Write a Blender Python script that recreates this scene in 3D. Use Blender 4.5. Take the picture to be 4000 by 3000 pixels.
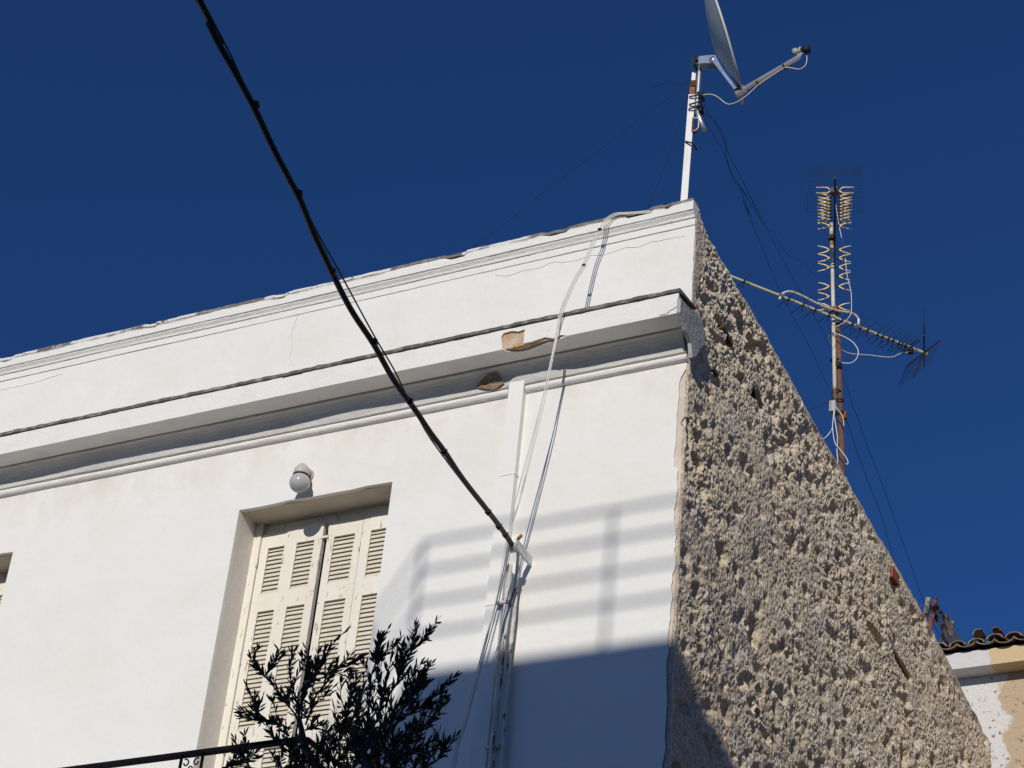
import bpy, bmesh, math, random
import numpy as np
from mathutils import Vector, Matrix
from mathutils.geometry import tessellate_polygon
for o in list(bpy.data.objects): bpy.data.objects.remove(o)
SC = bpy.context.scene
COL = SC.collection
R = math.radians
random.seed(7)

# ------------------------------------------------------------------ camera
PITCH, ROLL, YAW, FPX = 5.80198625e-01, 1.04003741e-01, -5.17280492e-01, 8492.0
CAMP = Vector((4.473, -9.983, 1.6))
cp, sp, cy, sy = math.cos(PITCH), math.sin(PITCH), math.cos(YAW), math.sin(YAW)
FW = Vector((sy*cp, cy*cp, sp)); _r = Vector((cy, -sy, 0)); _u = _r.cross(FW)
RT = math.cos(ROLL)*_r + math.sin(ROLL)*_u
UP = -math.sin(ROLL)*_r + math.cos(ROLL)*_u
cam = bpy.data.cameras.new('camera'); co = bpy.data.objects.new('camera', cam); COL.objects.link(co)
M = Matrix((RT, UP, -FW)).transposed().to_4x4(); M.translation = CAMP; co.matrix_world = M
cam.sensor_width = 36; cam.lens = 36*FPX/4000; cam.clip_end = 5000; cam.clip_start = .05
SC.camera = co

# ------------------------------------------------------------------ light
SUN = Vector((.24, -1, .385))
EL = math.atan2(SUN.z, math.hypot(SUN.x, SUN.y))
w = bpy.data.worlds.new('World'); SC.world = w; w.use_nodes = True
nt = w.node_tree; bg = nt.nodes['Background']
sky = nt.nodes.new('ShaderNodeTexSky'); sky.sky_type = 'NISHITA'; sky.sun_disc = False
sky.sun_elevation = EL; sky.sun_rotation = math.atan2(-SUN.x, SUN.y)
sky.air_density = .75; sky.dust_density = 0.0; sky.ozone_density = 5.5; sky.altitude = 300
hs = nt.nodes.new('ShaderNodeVectorMath'); hs.operation = 'MULTIPLY'; hs.inputs[1].default_value = (.55, .92, 1.36)
nt.links.new(sky.outputs[0], hs.inputs[0]); nt.links.new(hs.outputs[0], bg.inputs[0]); bg.inputs[1].default_value = .055
sl = bpy.data.lights.new('sun', 'SUN'); sl.energy = 3.25; sl.angle = R(.53); sl.color = (1, .945, .862)
so = bpy.data.objects.new('sun', sl); COL.objects.link(so)
so.rotation_euler = SUN.to_track_quat('Z', 'Y').to_euler(); so.location = (3, -20, 30)
SC.view_settings.view_transform = 'Standard'; SC.view_settings.look = 'None'
SC.view_settings.exposure = 0; SC.view_settings.gamma = 1
SC.render.resolution_x = 1024; SC.render.resolution_y = 768

# ------------------------------------------------------------------ helpers
def ray(px, py): return FW + RT*((px-2000)/FPX) - UP*((py-1500)/FPX)
def at(px, py, Y=0.):
    d = ray(px, py); return CAMP + d*((Y-CAMP.y)/d.y)
def atx(px, py, X=0.):
    d = ray(px, py); return CAMP + d*((X-CAMP.x)/d.x)
def atz(px, py, Z):
    d = ray(px, py); return CAMP + d*((Z-CAMP.z)/d.z)
def crop(x0, y0, s): return lambda x, y: (x0+x*s, y0+y*s)

def link(ob, parent=None):
    COL.objects.link(ob)
    if parent is not None: ob.parent = parent
    return ob
def tag(o, label=None, cat=None, group=None, kind=None):
    for k, v in (('label', label), ('category', cat), ('group', group), ('kind', kind)):
        if v: o[k] = v
    return o
def empty(name, loc=(0, 0, 0)):
    e = bpy.data.objects.new(name, None); e.location = loc; e.empty_display_size = .1
    return link(e)

class MB:
    def __init__(s): s.v = []; s.f = []; s.sm = []
    def add(s, vs, fs, smooth=False):
        b = len(s.v); s.v += [tuple(x) for x in vs]
        for f in fs: s.f.append(tuple(b+i for i in f)); s.sm.append(smooth)
        return s
    def box(s, a, b):
        x0, y0, z0 = a; x1, y1, z1 = b
        vs = [(x, y, z) for x in (x0, x1) for y in (y0, y1) for z in (z0, z1)]
        return s.add(vs, [(0, 1, 3, 2), (4, 6, 7, 5), (0, 4, 5, 1), (2, 3, 7, 6), (0, 2, 6, 4), (1, 5, 7, 3)])
    def tube(s, pts, r, n=8, caps=True, smooth=True, closed=False):
        pts = [Vector(p) for p in pts]; k = len(pts)
        rs = r if hasattr(r, '__len__') else [r]*k
        t0 = (pts[1]-pts[0]).normalized()
        nrm = t0.orthogonal().normalized()
        vs = []
        for i, p in enumerate(pts):
            t = (pts[min(i+1, k-1)]-pts[max(i-1, 0)])
            if t.length < 1e-9: t = t0
            t.normalize(); nrm = (nrm - t*nrm.dot(t))
            if nrm.length < 1e-6: nrm = t.orthogonal()
            nrm.normalize(); b = t.cross(nrm)
            for j in range(n):
                a = 2*math.pi*(j+.5)/n; vs.append(p + (nrm*math.cos(a)+b*math.sin(a))*rs[i])
        fs = [(i*n+j, i*n+(j+1) % n, (i+1)*n+(j+1) % n, (i+1)*n+j) for i in range(k-1) for j in range(n)]
        s.add(vs, fs, smooth)
        if caps:
            s.add(vs[:n], [tuple(range(n))[::-1]]); s.add(vs[-n:], [tuple(range(n))])
        return s
    def bar(s, a, b, w, h, up=(0, 0, 1)):
        a = Vector(a); b = Vector(b); t = (b-a).normalized(); up = Vector(up)
        x = t.cross(up)
        if x.length < 1e-4: x = t.orthogonal()
        x.normalize(); u = x.cross(t)
        vs = [p + x*(w/2*i) + u*(h/2*j) for p in (a, b) for i, j in ((-1, -1), (1, -1), (1, 1), (-1, 1))]
        return s.add(vs, [(3, 2, 1, 0), (4, 5, 6, 7), (0, 1, 5, 4), (1, 2, 6, 5), (2, 3, 7, 6), (3, 0, 4, 7)])
    def lathe(s, c, axis, prof, n=24, smooth=True):
        c = Vector(c); ax = Vector(axis).normalized(); u = ax.orthogonal().normalized(); v = ax.cross(u)
        vs = []
        for h, r in prof:
            for j in range(n):
                a = 2*math.pi*j/n; vs.append(c+ax*h+(u*math.cos(a)+v*math.sin(a))*r)
        fs = [(i*n+j, i*n+(j+1) % n, (i+1)*n+(j+1) % n, (i+1)*n+j) for i in range(len(prof)-1) for j in range(n)]
        return s.add(vs, fs, smooth)
    def plate(s, loops, d0, d1, to3):
        """polygon with holes in (u,v), thickened between depths d0 and d1; to3(u,v,d)->xyz"""
        flat = [p for l in loops for p in l]
        tris = tessellate_polygon([[Vector((u, v, 0)) for u, v in l] for l in loops])
        n = len(flat)
        vs = [to3(u, v, d0) for u, v in flat] + [to3(u, v, d1) for u, v in flat]
        fs = [tuple(t) for t in tris] + [tuple(n+i for i in t[::-1]) for t in tris]
        b = 0
        for l in loops:
            m = len(l); fs += [(b+i, b+(i+1) % m, n+b+(i+1) % m, n+b+i) for i in range(m)]; b += m
        return s.add(vs, fs)
    def build(s, name, mat, parent=None, fix=True, origin=None):
        me = bpy.data.meshes.new(name)
        vs = s.v
        if origin is not None:
            o0 = Vector(origin); vs = [tuple(Vector(v)-o0) for v in vs]
        me.from_pydata(vs, [], s.f); me.polygons.foreach_set('use_smooth', s.sm)
        if fix:
            bm = bmesh.new(); bm.from_mesh(me); bmesh.ops.remove_doubles(bm, verts=bm.verts, dist=1e-5)
            bmesh.ops.recalc_face_normals(bm, faces=bm.faces); bm.to_mesh(me); bm.free()
        me.materials.append(mat); me.update()
        ob = bpy.data.objects.new(name, me)
        link(ob, parent)
        if origin is not None: ob.location = o0
        return ob

def jag(a, b, step, amp, rng=random, keep=True):
    """points from a to b (2D) jittered sideways; end b excluded"""
    a = Vector(a); b = Vector(b); L = (b-a).length; n = max(1, int(L/step)); d = (b-a)/n
    nn = Vector((-d.y, d.x)).normalized() if L > 0 else Vector((0, 0))
    out = []; s = 0
    for i in range(n):
        s = s*.6 + rng.uniform(-1, 1)*amp
        p = a + d*i + (nn*s if i else nn*0); out.append((p.x, p.y))
    return out

# ------------------------------------------------------------------ materials
def mat(name, col, rough=.8, metal=0., noise=None, bump=None, spec=.3, extra=None):
    """noise = list of (scale, colour2, lo, hi, (sx,sy,sz)); bump = list of (scale, dist)"""
    m = bpy.data.materials.new(name); m.use_nodes = True; t = m.node_tree; N = t.nodes; L = t.links
    b = N['Principled BSDF']; b.inputs['Roughness'].default_value = rough; b.inputs['Metallic'].default_value = metal
    b.inputs['Specular IOR Level'].default_value = spec
    tc = N.new('ShaderNodeTexCoord')
    rgb = N.new('ShaderNodeRGB'); rgb.outputs[0].default_value = (*col, 1); cur = rgb.outputs[0]
    for sc_, c2, lo, hi, st in (noise or []):
        mp = N.new('ShaderNodeMapping'); mp.inputs['Scale'].default_value = st; L.new(tc.outputs['Object'], mp.inputs[0])
        nz = N.new('ShaderNodeTexNoise'); nz.inputs['Scale'].default_value = sc_; nz.inputs['Detail'].default_value = 6
        nz.inputs['Roughness'].default_value = .62; L.new(mp.outputs[0], nz.inputs[0])
        rp = N.new('ShaderNodeValToRGB'); rp.color_ramp.elements[0].position = lo; rp.color_ramp.elements[1].position = hi
        L.new(nz.outputs[0], rp.inputs[0])
        mx = N.new('ShaderNodeMix'); mx.data_type = 'RGBA'; L.new(rp.outputs[0], mx.inputs[0]); L.new(cur, mx.inputs[6])
        mx.inputs[7].default_value = (*c2, 1); cur = mx.outputs[2]
    if extra: cur = extra(N, L, tc, cur)
    L.new(cur, b.inputs['Base Color'])
    prev = None
    for sc_, di in (bump or []):
        nz = N.new('ShaderNodeTexNoise'); nz.inputs['Scale'].default_value = sc_; nz.inputs['Detail'].default_value = 5
        L.new(tc.outputs['Object'], nz.inputs[0])
        bp = N.new('ShaderNodeBump'); bp.inputs['Distance'].default_value = di; L.new(nz.outputs[0], bp.inputs['Height'])
        if prev: L.new(prev, bp.inputs['Normal'])
        prev = bp.outputs[0]
    if prev: L.new(prev, b.inputs['Normal'])
    return m
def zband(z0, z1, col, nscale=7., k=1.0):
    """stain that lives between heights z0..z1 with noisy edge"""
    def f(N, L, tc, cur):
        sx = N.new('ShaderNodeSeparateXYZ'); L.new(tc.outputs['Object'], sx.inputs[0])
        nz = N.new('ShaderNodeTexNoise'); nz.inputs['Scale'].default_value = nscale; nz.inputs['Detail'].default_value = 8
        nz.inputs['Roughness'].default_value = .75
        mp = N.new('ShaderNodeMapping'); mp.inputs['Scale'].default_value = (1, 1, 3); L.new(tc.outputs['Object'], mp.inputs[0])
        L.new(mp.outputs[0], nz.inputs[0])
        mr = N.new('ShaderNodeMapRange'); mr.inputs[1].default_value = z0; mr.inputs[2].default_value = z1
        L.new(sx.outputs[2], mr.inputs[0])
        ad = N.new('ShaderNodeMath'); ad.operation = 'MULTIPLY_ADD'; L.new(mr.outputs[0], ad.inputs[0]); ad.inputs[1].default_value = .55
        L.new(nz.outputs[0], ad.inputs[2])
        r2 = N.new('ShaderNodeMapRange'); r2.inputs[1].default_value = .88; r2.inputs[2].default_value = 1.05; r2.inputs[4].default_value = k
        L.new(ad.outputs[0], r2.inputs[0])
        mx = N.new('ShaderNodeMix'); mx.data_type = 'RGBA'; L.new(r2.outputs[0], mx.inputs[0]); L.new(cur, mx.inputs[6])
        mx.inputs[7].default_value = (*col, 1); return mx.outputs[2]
    return f

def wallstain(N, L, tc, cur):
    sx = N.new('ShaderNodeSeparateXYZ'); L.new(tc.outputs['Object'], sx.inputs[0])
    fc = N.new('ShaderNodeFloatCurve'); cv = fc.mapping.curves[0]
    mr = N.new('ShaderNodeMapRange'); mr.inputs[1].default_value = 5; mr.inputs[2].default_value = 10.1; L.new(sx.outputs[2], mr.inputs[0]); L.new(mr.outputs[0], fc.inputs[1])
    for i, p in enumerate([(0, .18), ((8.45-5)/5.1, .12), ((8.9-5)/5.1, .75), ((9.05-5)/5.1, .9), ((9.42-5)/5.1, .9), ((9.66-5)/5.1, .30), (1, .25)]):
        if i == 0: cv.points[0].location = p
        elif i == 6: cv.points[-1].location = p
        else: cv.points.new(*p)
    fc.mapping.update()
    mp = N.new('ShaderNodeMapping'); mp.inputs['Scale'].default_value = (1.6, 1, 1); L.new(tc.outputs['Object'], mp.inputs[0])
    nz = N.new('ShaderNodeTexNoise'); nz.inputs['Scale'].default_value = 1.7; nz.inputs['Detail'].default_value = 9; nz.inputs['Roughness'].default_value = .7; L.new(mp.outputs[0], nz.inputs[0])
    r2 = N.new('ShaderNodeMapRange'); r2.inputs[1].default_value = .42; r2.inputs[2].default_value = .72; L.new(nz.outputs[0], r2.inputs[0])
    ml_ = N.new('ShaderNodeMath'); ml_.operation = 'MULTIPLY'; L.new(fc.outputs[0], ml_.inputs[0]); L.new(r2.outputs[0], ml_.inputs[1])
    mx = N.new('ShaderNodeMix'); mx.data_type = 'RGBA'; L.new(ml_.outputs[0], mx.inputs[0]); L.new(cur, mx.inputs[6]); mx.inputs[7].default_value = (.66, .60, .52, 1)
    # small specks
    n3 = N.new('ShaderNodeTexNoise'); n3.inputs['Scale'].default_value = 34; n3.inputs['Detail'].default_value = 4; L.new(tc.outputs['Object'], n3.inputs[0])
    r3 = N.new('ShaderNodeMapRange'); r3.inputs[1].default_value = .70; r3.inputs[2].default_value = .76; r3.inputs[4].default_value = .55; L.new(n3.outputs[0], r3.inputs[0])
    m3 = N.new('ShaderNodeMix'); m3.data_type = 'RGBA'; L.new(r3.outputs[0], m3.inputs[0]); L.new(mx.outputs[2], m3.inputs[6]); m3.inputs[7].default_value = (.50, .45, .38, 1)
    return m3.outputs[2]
WHITE = (.79, .785, .745)
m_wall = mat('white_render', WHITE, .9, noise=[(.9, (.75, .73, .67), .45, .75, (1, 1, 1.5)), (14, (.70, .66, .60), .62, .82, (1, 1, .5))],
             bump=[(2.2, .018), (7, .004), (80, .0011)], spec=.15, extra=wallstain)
m_wall_up = mat('white_render_parapet', WHITE, .9, noise=[(1.2, (.77, .76, .73), .5, .8, (1, 1, 2)), (9, (.66, .63, .58), .64, .84, (1, 1, .35))],
                bump=[(2.0, .01), (80, .001)], spec=.15)
m_trim = mat('painted_trim', (.76, .745, .715), .85, noise=[(6, (.62, .59, .54), .52, .8, (.4, 1, 1.5)), (30, (.5, .47, .42), .66, .8, (1, 1, 1))],
             bump=[(12, .006), (70, .003)], spec=.2)
m_coping = mat('weathered_coping', (.77, .765, .725), .9, noise=[(25, (.6, .57, .5), .62, .8, (.6, 1, 1))], bump=[(14, .006), (80, .003)],
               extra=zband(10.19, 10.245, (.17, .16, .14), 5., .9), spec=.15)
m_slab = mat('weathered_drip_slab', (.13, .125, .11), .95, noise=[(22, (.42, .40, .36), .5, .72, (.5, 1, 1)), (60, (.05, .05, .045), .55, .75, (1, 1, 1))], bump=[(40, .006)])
m_brick = mat('bare_terracotta', (.50, .36, .23), .95, noise=[(9, (.62, .54, .42), .45, .62, (1, 1, 1)), (18, (.46, .24, .11), .45, .6, (1, 1, 1)), (40, (.60, .50, .36), .55, .75, (1, 1, 1))], bump=[(40, .006)])
m_brickdark = mat('bare_mortar', (.23, .17, .11), .95, noise=[(18, (.38, .25, .13), .45, .6, (1, 1, 1)), (40, (.30, .27, .22), .5, .7, (1, 1, 1))], bump=[(30, .012)])
m_pink = mat('old_pinkish_plaster', (.58, .50, .43), .95, noise=[(8, (.66, .58, .50), .4, .7, (1, 1, 1)), (40, (.40, .34, .28), .6, .8, (1, 1, 1))], bump=[(40, .006)])
m_cement = mat('grey_cement', (.34, .33, .31), .95, noise=[(9, (.46, .45, .43), .4, .7, (1, 1, 1)), (45, (.20, .19, .17), .58, .75, (1, 1, 1))], bump=[(25, .012), (90, .004)])
def sidecol(N, L, tc, cur):
    vo = N.new('ShaderNodeTexVoronoi'); vo.inputs['Scale'].default_value = 85; L.new(tc.outputs['Object'], vo.inputs[0])
    sp_ = N.new('ShaderNodeSeparateColor'); L.new(vo.outputs['Color'], sp_.inputs[0])
    rp = N.new('ShaderNodeValToRGB'); e = rp.color_ramp.elements
    e[0].color = (.17, .14, .105, 1); e[1].color = (.86, .76, .58, 1); e[1].position = 1
    L.new(sp_.outputs[0], rp.inputs[0])
    mx = N.new('ShaderNodeMix'); mx.data_type = 'RGBA'; mx.inputs[0].default_value = .40
    L.new(cur, mx.inputs[6]); L.new(rp.outputs[0], mx.inputs[7]); return mx.outputs[2]
m_side = mat('rough_aggregate_render', (.63, .515, .375), .97,
             noise=[(.8, (.60, .46, .31), .50, .64, (1, 1, 1)), (2.6, (.58, .52, .45), .50, .64, (1, 1, .8)), (16, (.74, .67, .55), .52, .7, (1, 1, 1)), (45, (.30, .265, .22), .60, .74, (1, 1, .5))],
             bump=[(120, .006)], spec=.1, extra=sidecol)
m_shut = mat('cream_shutter_paint', (.79, .75, .66), .7, noise=[(4, (.74, .69, .58), .4, .7, (1, 1, .4)), (24, (.42, .36, .28), .615, .65, (1.6, 1, .45))], bump=[(60, .002)], spec=.25)
m_slat = mat('cream_slat_paint', (.70, .65, .54), .75, noise=[(12, (.60, .54, .42), .4, .7, (1, 1, 3)), (30, (.27, .22, .16), .70, .78, (.5, 1, 2))], bump=[(60, .002)], spec=.2)
m_dark = mat('dark_void', (.012, .012, .013), .9)
m_globe = mat('opal_glass', (.44, .445, .44), .12, noise=[(45, (.12, .11, .10), .74, .78, (1, 1, 1))], spec=.6)
m_porc = mat('aged_porcelain', (.52, .50, .45), .35, noise=[(20, (.4, .37, .32), .5, .8, (1, 1, 1))], spec=.5)
m_cable = mat('black_cable', (.013, .012, .013), .55, spec=.35)
m_cablebr = mat('weathered_cable', (.06, .052, .048), .7)
m_wcable = mat('white_coax', (.66, .64, .59), .55, spec=.4)
m_ycable = mat('cream_coax', (.62, .54, .40), .6)
m_blue = mat('galvanised_plate', (.60, .70, .78), .32, .75, noise=[(18, (.42, .52, .60), .4, .7, (1, 1, 1))])
m_galv = mat('galvanised_tube', (.55, .57, .60), .38, .8, noise=[(14, (.42, .44, .47), .4, .7, (1, 1, 1))])
m_chrome = mat('polished_aluminium', (.78, .77, .74), .25, .85)
m_dish = mat('dish_enamel', (.50, .52, .50), .5, noise=[(5, (.45, .47, .45), .4, .7, (1, 1, 1))])
m_wsteel = mat('white_painted_steel', (.78, .77, .76), .55, noise=[(9, (.70, .67, .63), .5, .7, (1, 1, .5)), (20, (.40, .16, .06), .685, .72, (1, 1, .5))])
m_rust = mat('rusty_steel', (.20, .075, .035), .9, noise=[(20, (.34, .14, .06), .4, .6, (1, 1, .6)), (30, (.08, .04, .03), .5, .7, (1, 1, 1))], bump=[(60, .003)])
m_rustpole = mat('brown_rusted_pole', (.11, .065, .05), .9, noise=[(5, (.20, .10, .06), .45, .6, (1, 1, .3)), (3.1, (.60, .56, .50), .66, .68, (1, 1, .8))], bump=[(60, .003)])
m_lpipe = mat('peeling_cream_pipe', (.55, .50, .38), .7, noise=[(9, (.62, .58, .50), .45, .55, (1, 1, .5)), (4, (.26, .13, .07), .52, .60, (1, 1, .7))])
m_gold = mat('yellowed_aluminium', (.95, .74, .33), .5, .1)
m_boom = mat('cream_aluminium_tube', (.72, .64, .44), .4, .3)
m_black = mat('black_plastic', (.02, .02, .022), .6)
m_wire = mat('guy_wire', (.035, .04, .055), .6, .3)
m_iron = mat('black_painted_iron', (.006, .006, .009), .8, spec=.1)
m_leaf = mat('olive_leaf', (.030, .036, .022), .6, noise=[(9, (.045, .05, .035), .4, .7, (1, 1, 1))], spec=.15)
m_bark = mat('olive_bark', (.05, .043, .036), .9, bump=[(40, .006)])
m_tile = mat('old_roof_tile', (.20, .14, .10), .9, noise=[(12, (.34, .30, .25), .45, .65, (1, 1, 1)), (20, (.10, .07, .055), .52, .7, (1, 1, 1))], bump=[(40, .006)])
m_tilel = mat('lichened_cap_tile', (.40, .37, .31), .9, noise=[(20, (.26, .23, .19), .5, .7, (1, 1, 1))], bump=[(40, .006)])
def nbr_col(N, L, tc, cur):
    # ochre bare plaster right of x~-.27 with a ragged vertical border
    sx = N.new('ShaderNodeSeparateXYZ'); L.new(tc.outputs['Object'], sx.inputs[0])
    nz = N.new('ShaderNodeTexNoise'); nz.inputs['Scale'].default_value = 5; nz.inputs['Detail'].default_value = 6; L.new(tc.outputs['Object'], nz.inputs[0])
    ad = N.new('ShaderNodeMath'); ad.operation = 'MULTIPLY_ADD'; L.new(nz.outputs[0], ad.inputs[0]); ad.inputs[1].default_value = .45
    L.new(sx.outputs[0], ad.inputs[2])
    mr = N.new('ShaderNodeMapRange'); mr.inputs[1].default_value = .15; mr.inputs[2].default_value = .20; L.new(ad.outputs[0], mr.inputs[0])
    mx = N.new('ShaderNodeMix'); mx.data_type = 'RGBA'; L.new(mr.outputs[0], mx.inputs[0]); L.new(cur, mx.inputs[6]); mx.inputs[7].default_value = (.50, .38, .25, 1)
    n2 = N.new('ShaderNodeTexNoise'); n2.inputs['Scale'].default_value = 3.2; n2.inputs['Detail'].default_value = 8; L.new(tc.outputs['Object'], n2.inputs[0])
    r2 = N.new('ShaderNodeMapRange'); r2.inputs[1].default_value = .60; r2.inputs[2].default_value = .65; L.new(n2.outputs[0], r2.inputs[0])
    m2 = N.new('ShaderNodeMix'); m2.data_type = 'RGBA'; L.new(r2.outputs[0], m2.inputs[0]); L.new(mx.outputs[2], m2.inputs[6]); m2.inputs[7].default_value = (.68, .62, .54, 1)
    n3 = N.new('ShaderNodeTexNoise'); n3.inputs['Scale'].default_value = 22; n3.inputs['Detail'].default_value = 6; L.new(tc.outputs['Object'], n3.inputs[0])
    r3 = N.new('ShaderNodeMapRange'); r3.inputs[1].default_value = .6; r3.inputs[2].default_value = .7; L.new(n3.outputs[0], r3.inputs[0])
    m3 = N.new('ShaderNodeMix'); m3.data_type = 'RGBA'; L.new(r3.outputs[0], m3.inputs[0]); L.new(m2.outputs[2], m3.inputs[6]); m3.inputs[7].default_value = (.22, .18, .14, 1)
    return m3.outputs[2]
m_nbr = mat('stained_limewash', (.66, .64, .60), .95, bump=[(30, .01)], extra=nbr_col)
def fas_col(N, L, tc, cur):
    sx = N.new('ShaderNodeSeparateXYZ'); L.new(tc.outputs['Object'], sx.inputs[0])
    nz = N.new('ShaderNodeTexNoise'); nz.inputs['Scale'].default_value = 9; nz.inputs['Detail'].default_value = 5; L.new(tc.outputs['Object'], nz.inputs[0])
    ad = N.new('ShaderNodeMath'); ad.operation = 'MULTIPLY_ADD'; L.new(nz.outputs[0], ad.inputs[0]); ad.inputs[1].default_value = .08; L.new(sx.outputs[0], ad.inputs[2])
    mr = N.new('ShaderNodeMapRange'); mr.inputs[1].default_value = -.075; mr.inputs[2].default_value = -.062; L.new(ad.outputs[0], mr.inputs[0])
    mx = N.new('ShaderNodeMix'); mx.data_type = 'RGBA'; L.new(mr.outputs[0], mx.inputs[0]); L.new(cur, mx.inputs[6]); mx.inputs[7].default_value = (.60, .46, .27, 1)
    return mx.outputs[2]
m_nfas = mat('patched_eave_plaster', (.62, .61, .59), .9, noise=[(14, (.60, .58, .56), .45, .6, (1, 1, 1))], bump=[(30, .006)], extra=fas_col)
m_wood = mat('weathered_timber', (.22, .18, .14), .9, noise=[(10, (.36, .32, .27), .45, .65, (1, 1, .2))], bump=[(40, .004)])
m_wooddark = mat('dark_old_timber', (.06, .048, .04), .9, noise=[(10, (.12, .09, .06), .45, .65, (1, 1, .2))])
m_redpost = mat('red_rusted_profile', (.16, .05, .04), .85, noise=[(16, (.24, .09, .06), .45, .65, (1, 1, .4))])
m_asph = mat('worn_street_surface', (.12, .11, .095), .9, noise=[(30, (.16, .145, .125), .4, .7, (1, 1, 1))])
m_pave = mat('paving', (.42, .38, .32), .9, noise=[(6, (.48, .44, .38), .4, .7, (1, 1, 1))])
m_opp = mat('opposite_render', (.52, .47, .39), .9, noise=[(3, (.58, .53, .44), .4, .7, (1, 1, 1))])
m_glass = mat('window_glass', (.02, .025, .03), .08, spec=.6)

# ------------------------------------------------------------------ ground, street
MB().box((-400, -400, -.2), (400, 400, 0)).build('ground', m_asph)['kind'] = 'structure'
MB().box((-40, -1.6, .004), (40, -.04, .14)).build('pavement', m_pave)['kind'] = 'structure'
MB().box((-40, -11.42, .004), (40, -9.3, .14)).build('pavement', m_pave)['kind'] = 'structure'

# ------------------------------------------------------------------ opposite building (casts the shadow on the white wall)
K = SUN.z
OY = -11.5
ob = empty('apartment_block', (6, OY, 0))
tag(ob, 'apartment block across the street whose roof terrace railing shadows the white wall', 'building')
def loc(o, root): o.matrix_parent_inverse = Matrix.Translation(-root.location); return o
ZT = 7.175 + K*(-OY)
b = MB().box((1.1, OY-10, 0), (16, OY, ZT)); loc(b.build('wall', m_opp, ob), ob)
for i in range(3):
    for j in range(4):
        x = 2.4+i*4.2; z = 1.2+j*2.9
        f = MB().box((x, OY+.003, z), (x+1.3, OY+.06, z+1.6)).build('window', m_wsteel, ob); loc(f, ob)
        g = MB().box((x+.08, OY+.062, z+.08), (x+1.22, OY+.07, z+1.52)).build('pane', m_glass, f)
zb = [z + K*(-OY) for z in (8.085, 7.885, 7.665, 7.45)]
rl = MB()
for z in zb:
    rl.tube([(15.9, OY-.05, z), (1.06, OY-.05, z), (1.06, OY-9.5, z)], .015, 8)
for x in (1.06, 2.34, 3.7, 5.1, 6.5, 7.9, 9.3, 10.7, 12.1, 13.5, 15.9): rl.tube([(x, OY-.05, ZT-.1), (x, OY-.05, zb[0])], .013, 8)
for y in (1.3, 2.7, 4.1, 5.5, 6.9, 8.3): rl.tube([(1.06, OY-.05-y, ZT-.1), (1.06, OY-.05-y, zb[0])], .019, 8)
loc(rl.build('terrace_railing', m_galv, ob), ob)

# ------------------------------------------------------------------ the white house
H = empty('white_house', (0, 0, 0))
tag(H, 'old two storey white rendered house with shuttered openings, chipped cornice and rough bare gable side', 'house')
XL = -14.0
DOORS = [(-3.15, -1.998), (-6.16, -5.005)]
ZH, ZF = 8.557, 5.35
rg = random.Random(3)
# front wall skin with openings; right edge ragged below the cornice
outl = [(XL, 0), (-.015, 0)]
outl += jag((-.02, 0), (-.02, 6.2), .2, .004, rg) + jag((-.022, 6.2), (-.03, 7.6), .035, .007, rg) + jag((-.02, 7.6), (-.042, 8.3), .03, .008, rg)
outl += jag((-.055, 8.3), (-.05, 8.95), .03, .005, rg) + [(-.01, 8.99), (-.004, 9.3)] + jag((0.0, 9.35), (-.002, 10.08), .03, .003, rg) + [(0, 10.082), (XL, 10.082)]
holes = []
for x0, x1 in DOORS:
    top = [(x1-(x1-x0)*i/12, ZH+rg.uniform(-.003, .003)+.003*math.sin(i)) for i in range(13)]
    holes.append([(x0, ZF)] + [(x0+rg.uniform(-.001, .001), ZF+.3*i) for i in range(1, 10)] + top[::-1][0:0] + [(p) for p in sorted(top)] + [(x1+rg.uniform(-.001, .001), ZF+.3*i) for i in range(9, 0, -1)] + [(x1, ZF)])
wm = MB().plate([outl]+holes, 0., .03, lambda u, v, d: (u, d, v))
wm.build('front_wall', m_wall, H)
# deep reveals of the openings and the masonry core behind the skin
m_reveal = mat('reveal_render', (.76, .73, .68), .92, noise=[(3, (.70, .67, .61), .4, .75, (1, 1, 1))], bump=[(25, .003), (80, .0015)])
m_lintel = mat('dusty_lintel', (.54, .48, .40), .95, noise=[(3, (.42, .37, .30), .45, .75, (1, 1, 1))], bump=[(25, .003)])
for x0, x1 in DOORS:
    rv = MB(); a = .012
    rv.add([(x0, .03, ZF), (x0-a, .34, ZF), (x0-a, .34, ZH+.015), (x0, .03, ZH)], [(0, 1, 2, 3)])
    rv.add([(x1, .03, ZF), (x1+a, .34, ZF), (x1+a, .34, ZH+.015), (x1, .03, ZH)], [(0, 1, 2, 3)])
    MB().add([(x0, .03, ZH), (x0-a, .34, ZH+.015), (x1+a, .34, ZH+.015), (x1, .03, ZH)], [(0, 1, 2, 3)]).build('lintel_soffit', m_lintel, H, fix=False)
    rv.add([(x0, .03, ZF), (x0-a, .34, ZF), (x1+a, .34, ZF), (x1, .03, ZF)], [(0, 1, 2, 3)])
    rv.build('reveal', m_reveal, H, fix=False)
cr_ = MB()
xs = [XL, DOORS[1][0]-.03, DOORS[1][1]+.03, DOORS[0][0]-.03, DOORS[0][1]+.03, -.12]
for i in (0, 2, 4): cr_.box((xs[i], .03, 0), (xs[i+1], .33, 10.07))
for i in (1, 3): cr_.box((xs[i], .03, 0), (xs[i+1], .33, ZF-.02)); cr_.box((xs[i], .03, ZH+.03), (xs[i+1], .33, 10.07))
cr_.build('masonry_core', m_pink, H)
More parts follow.
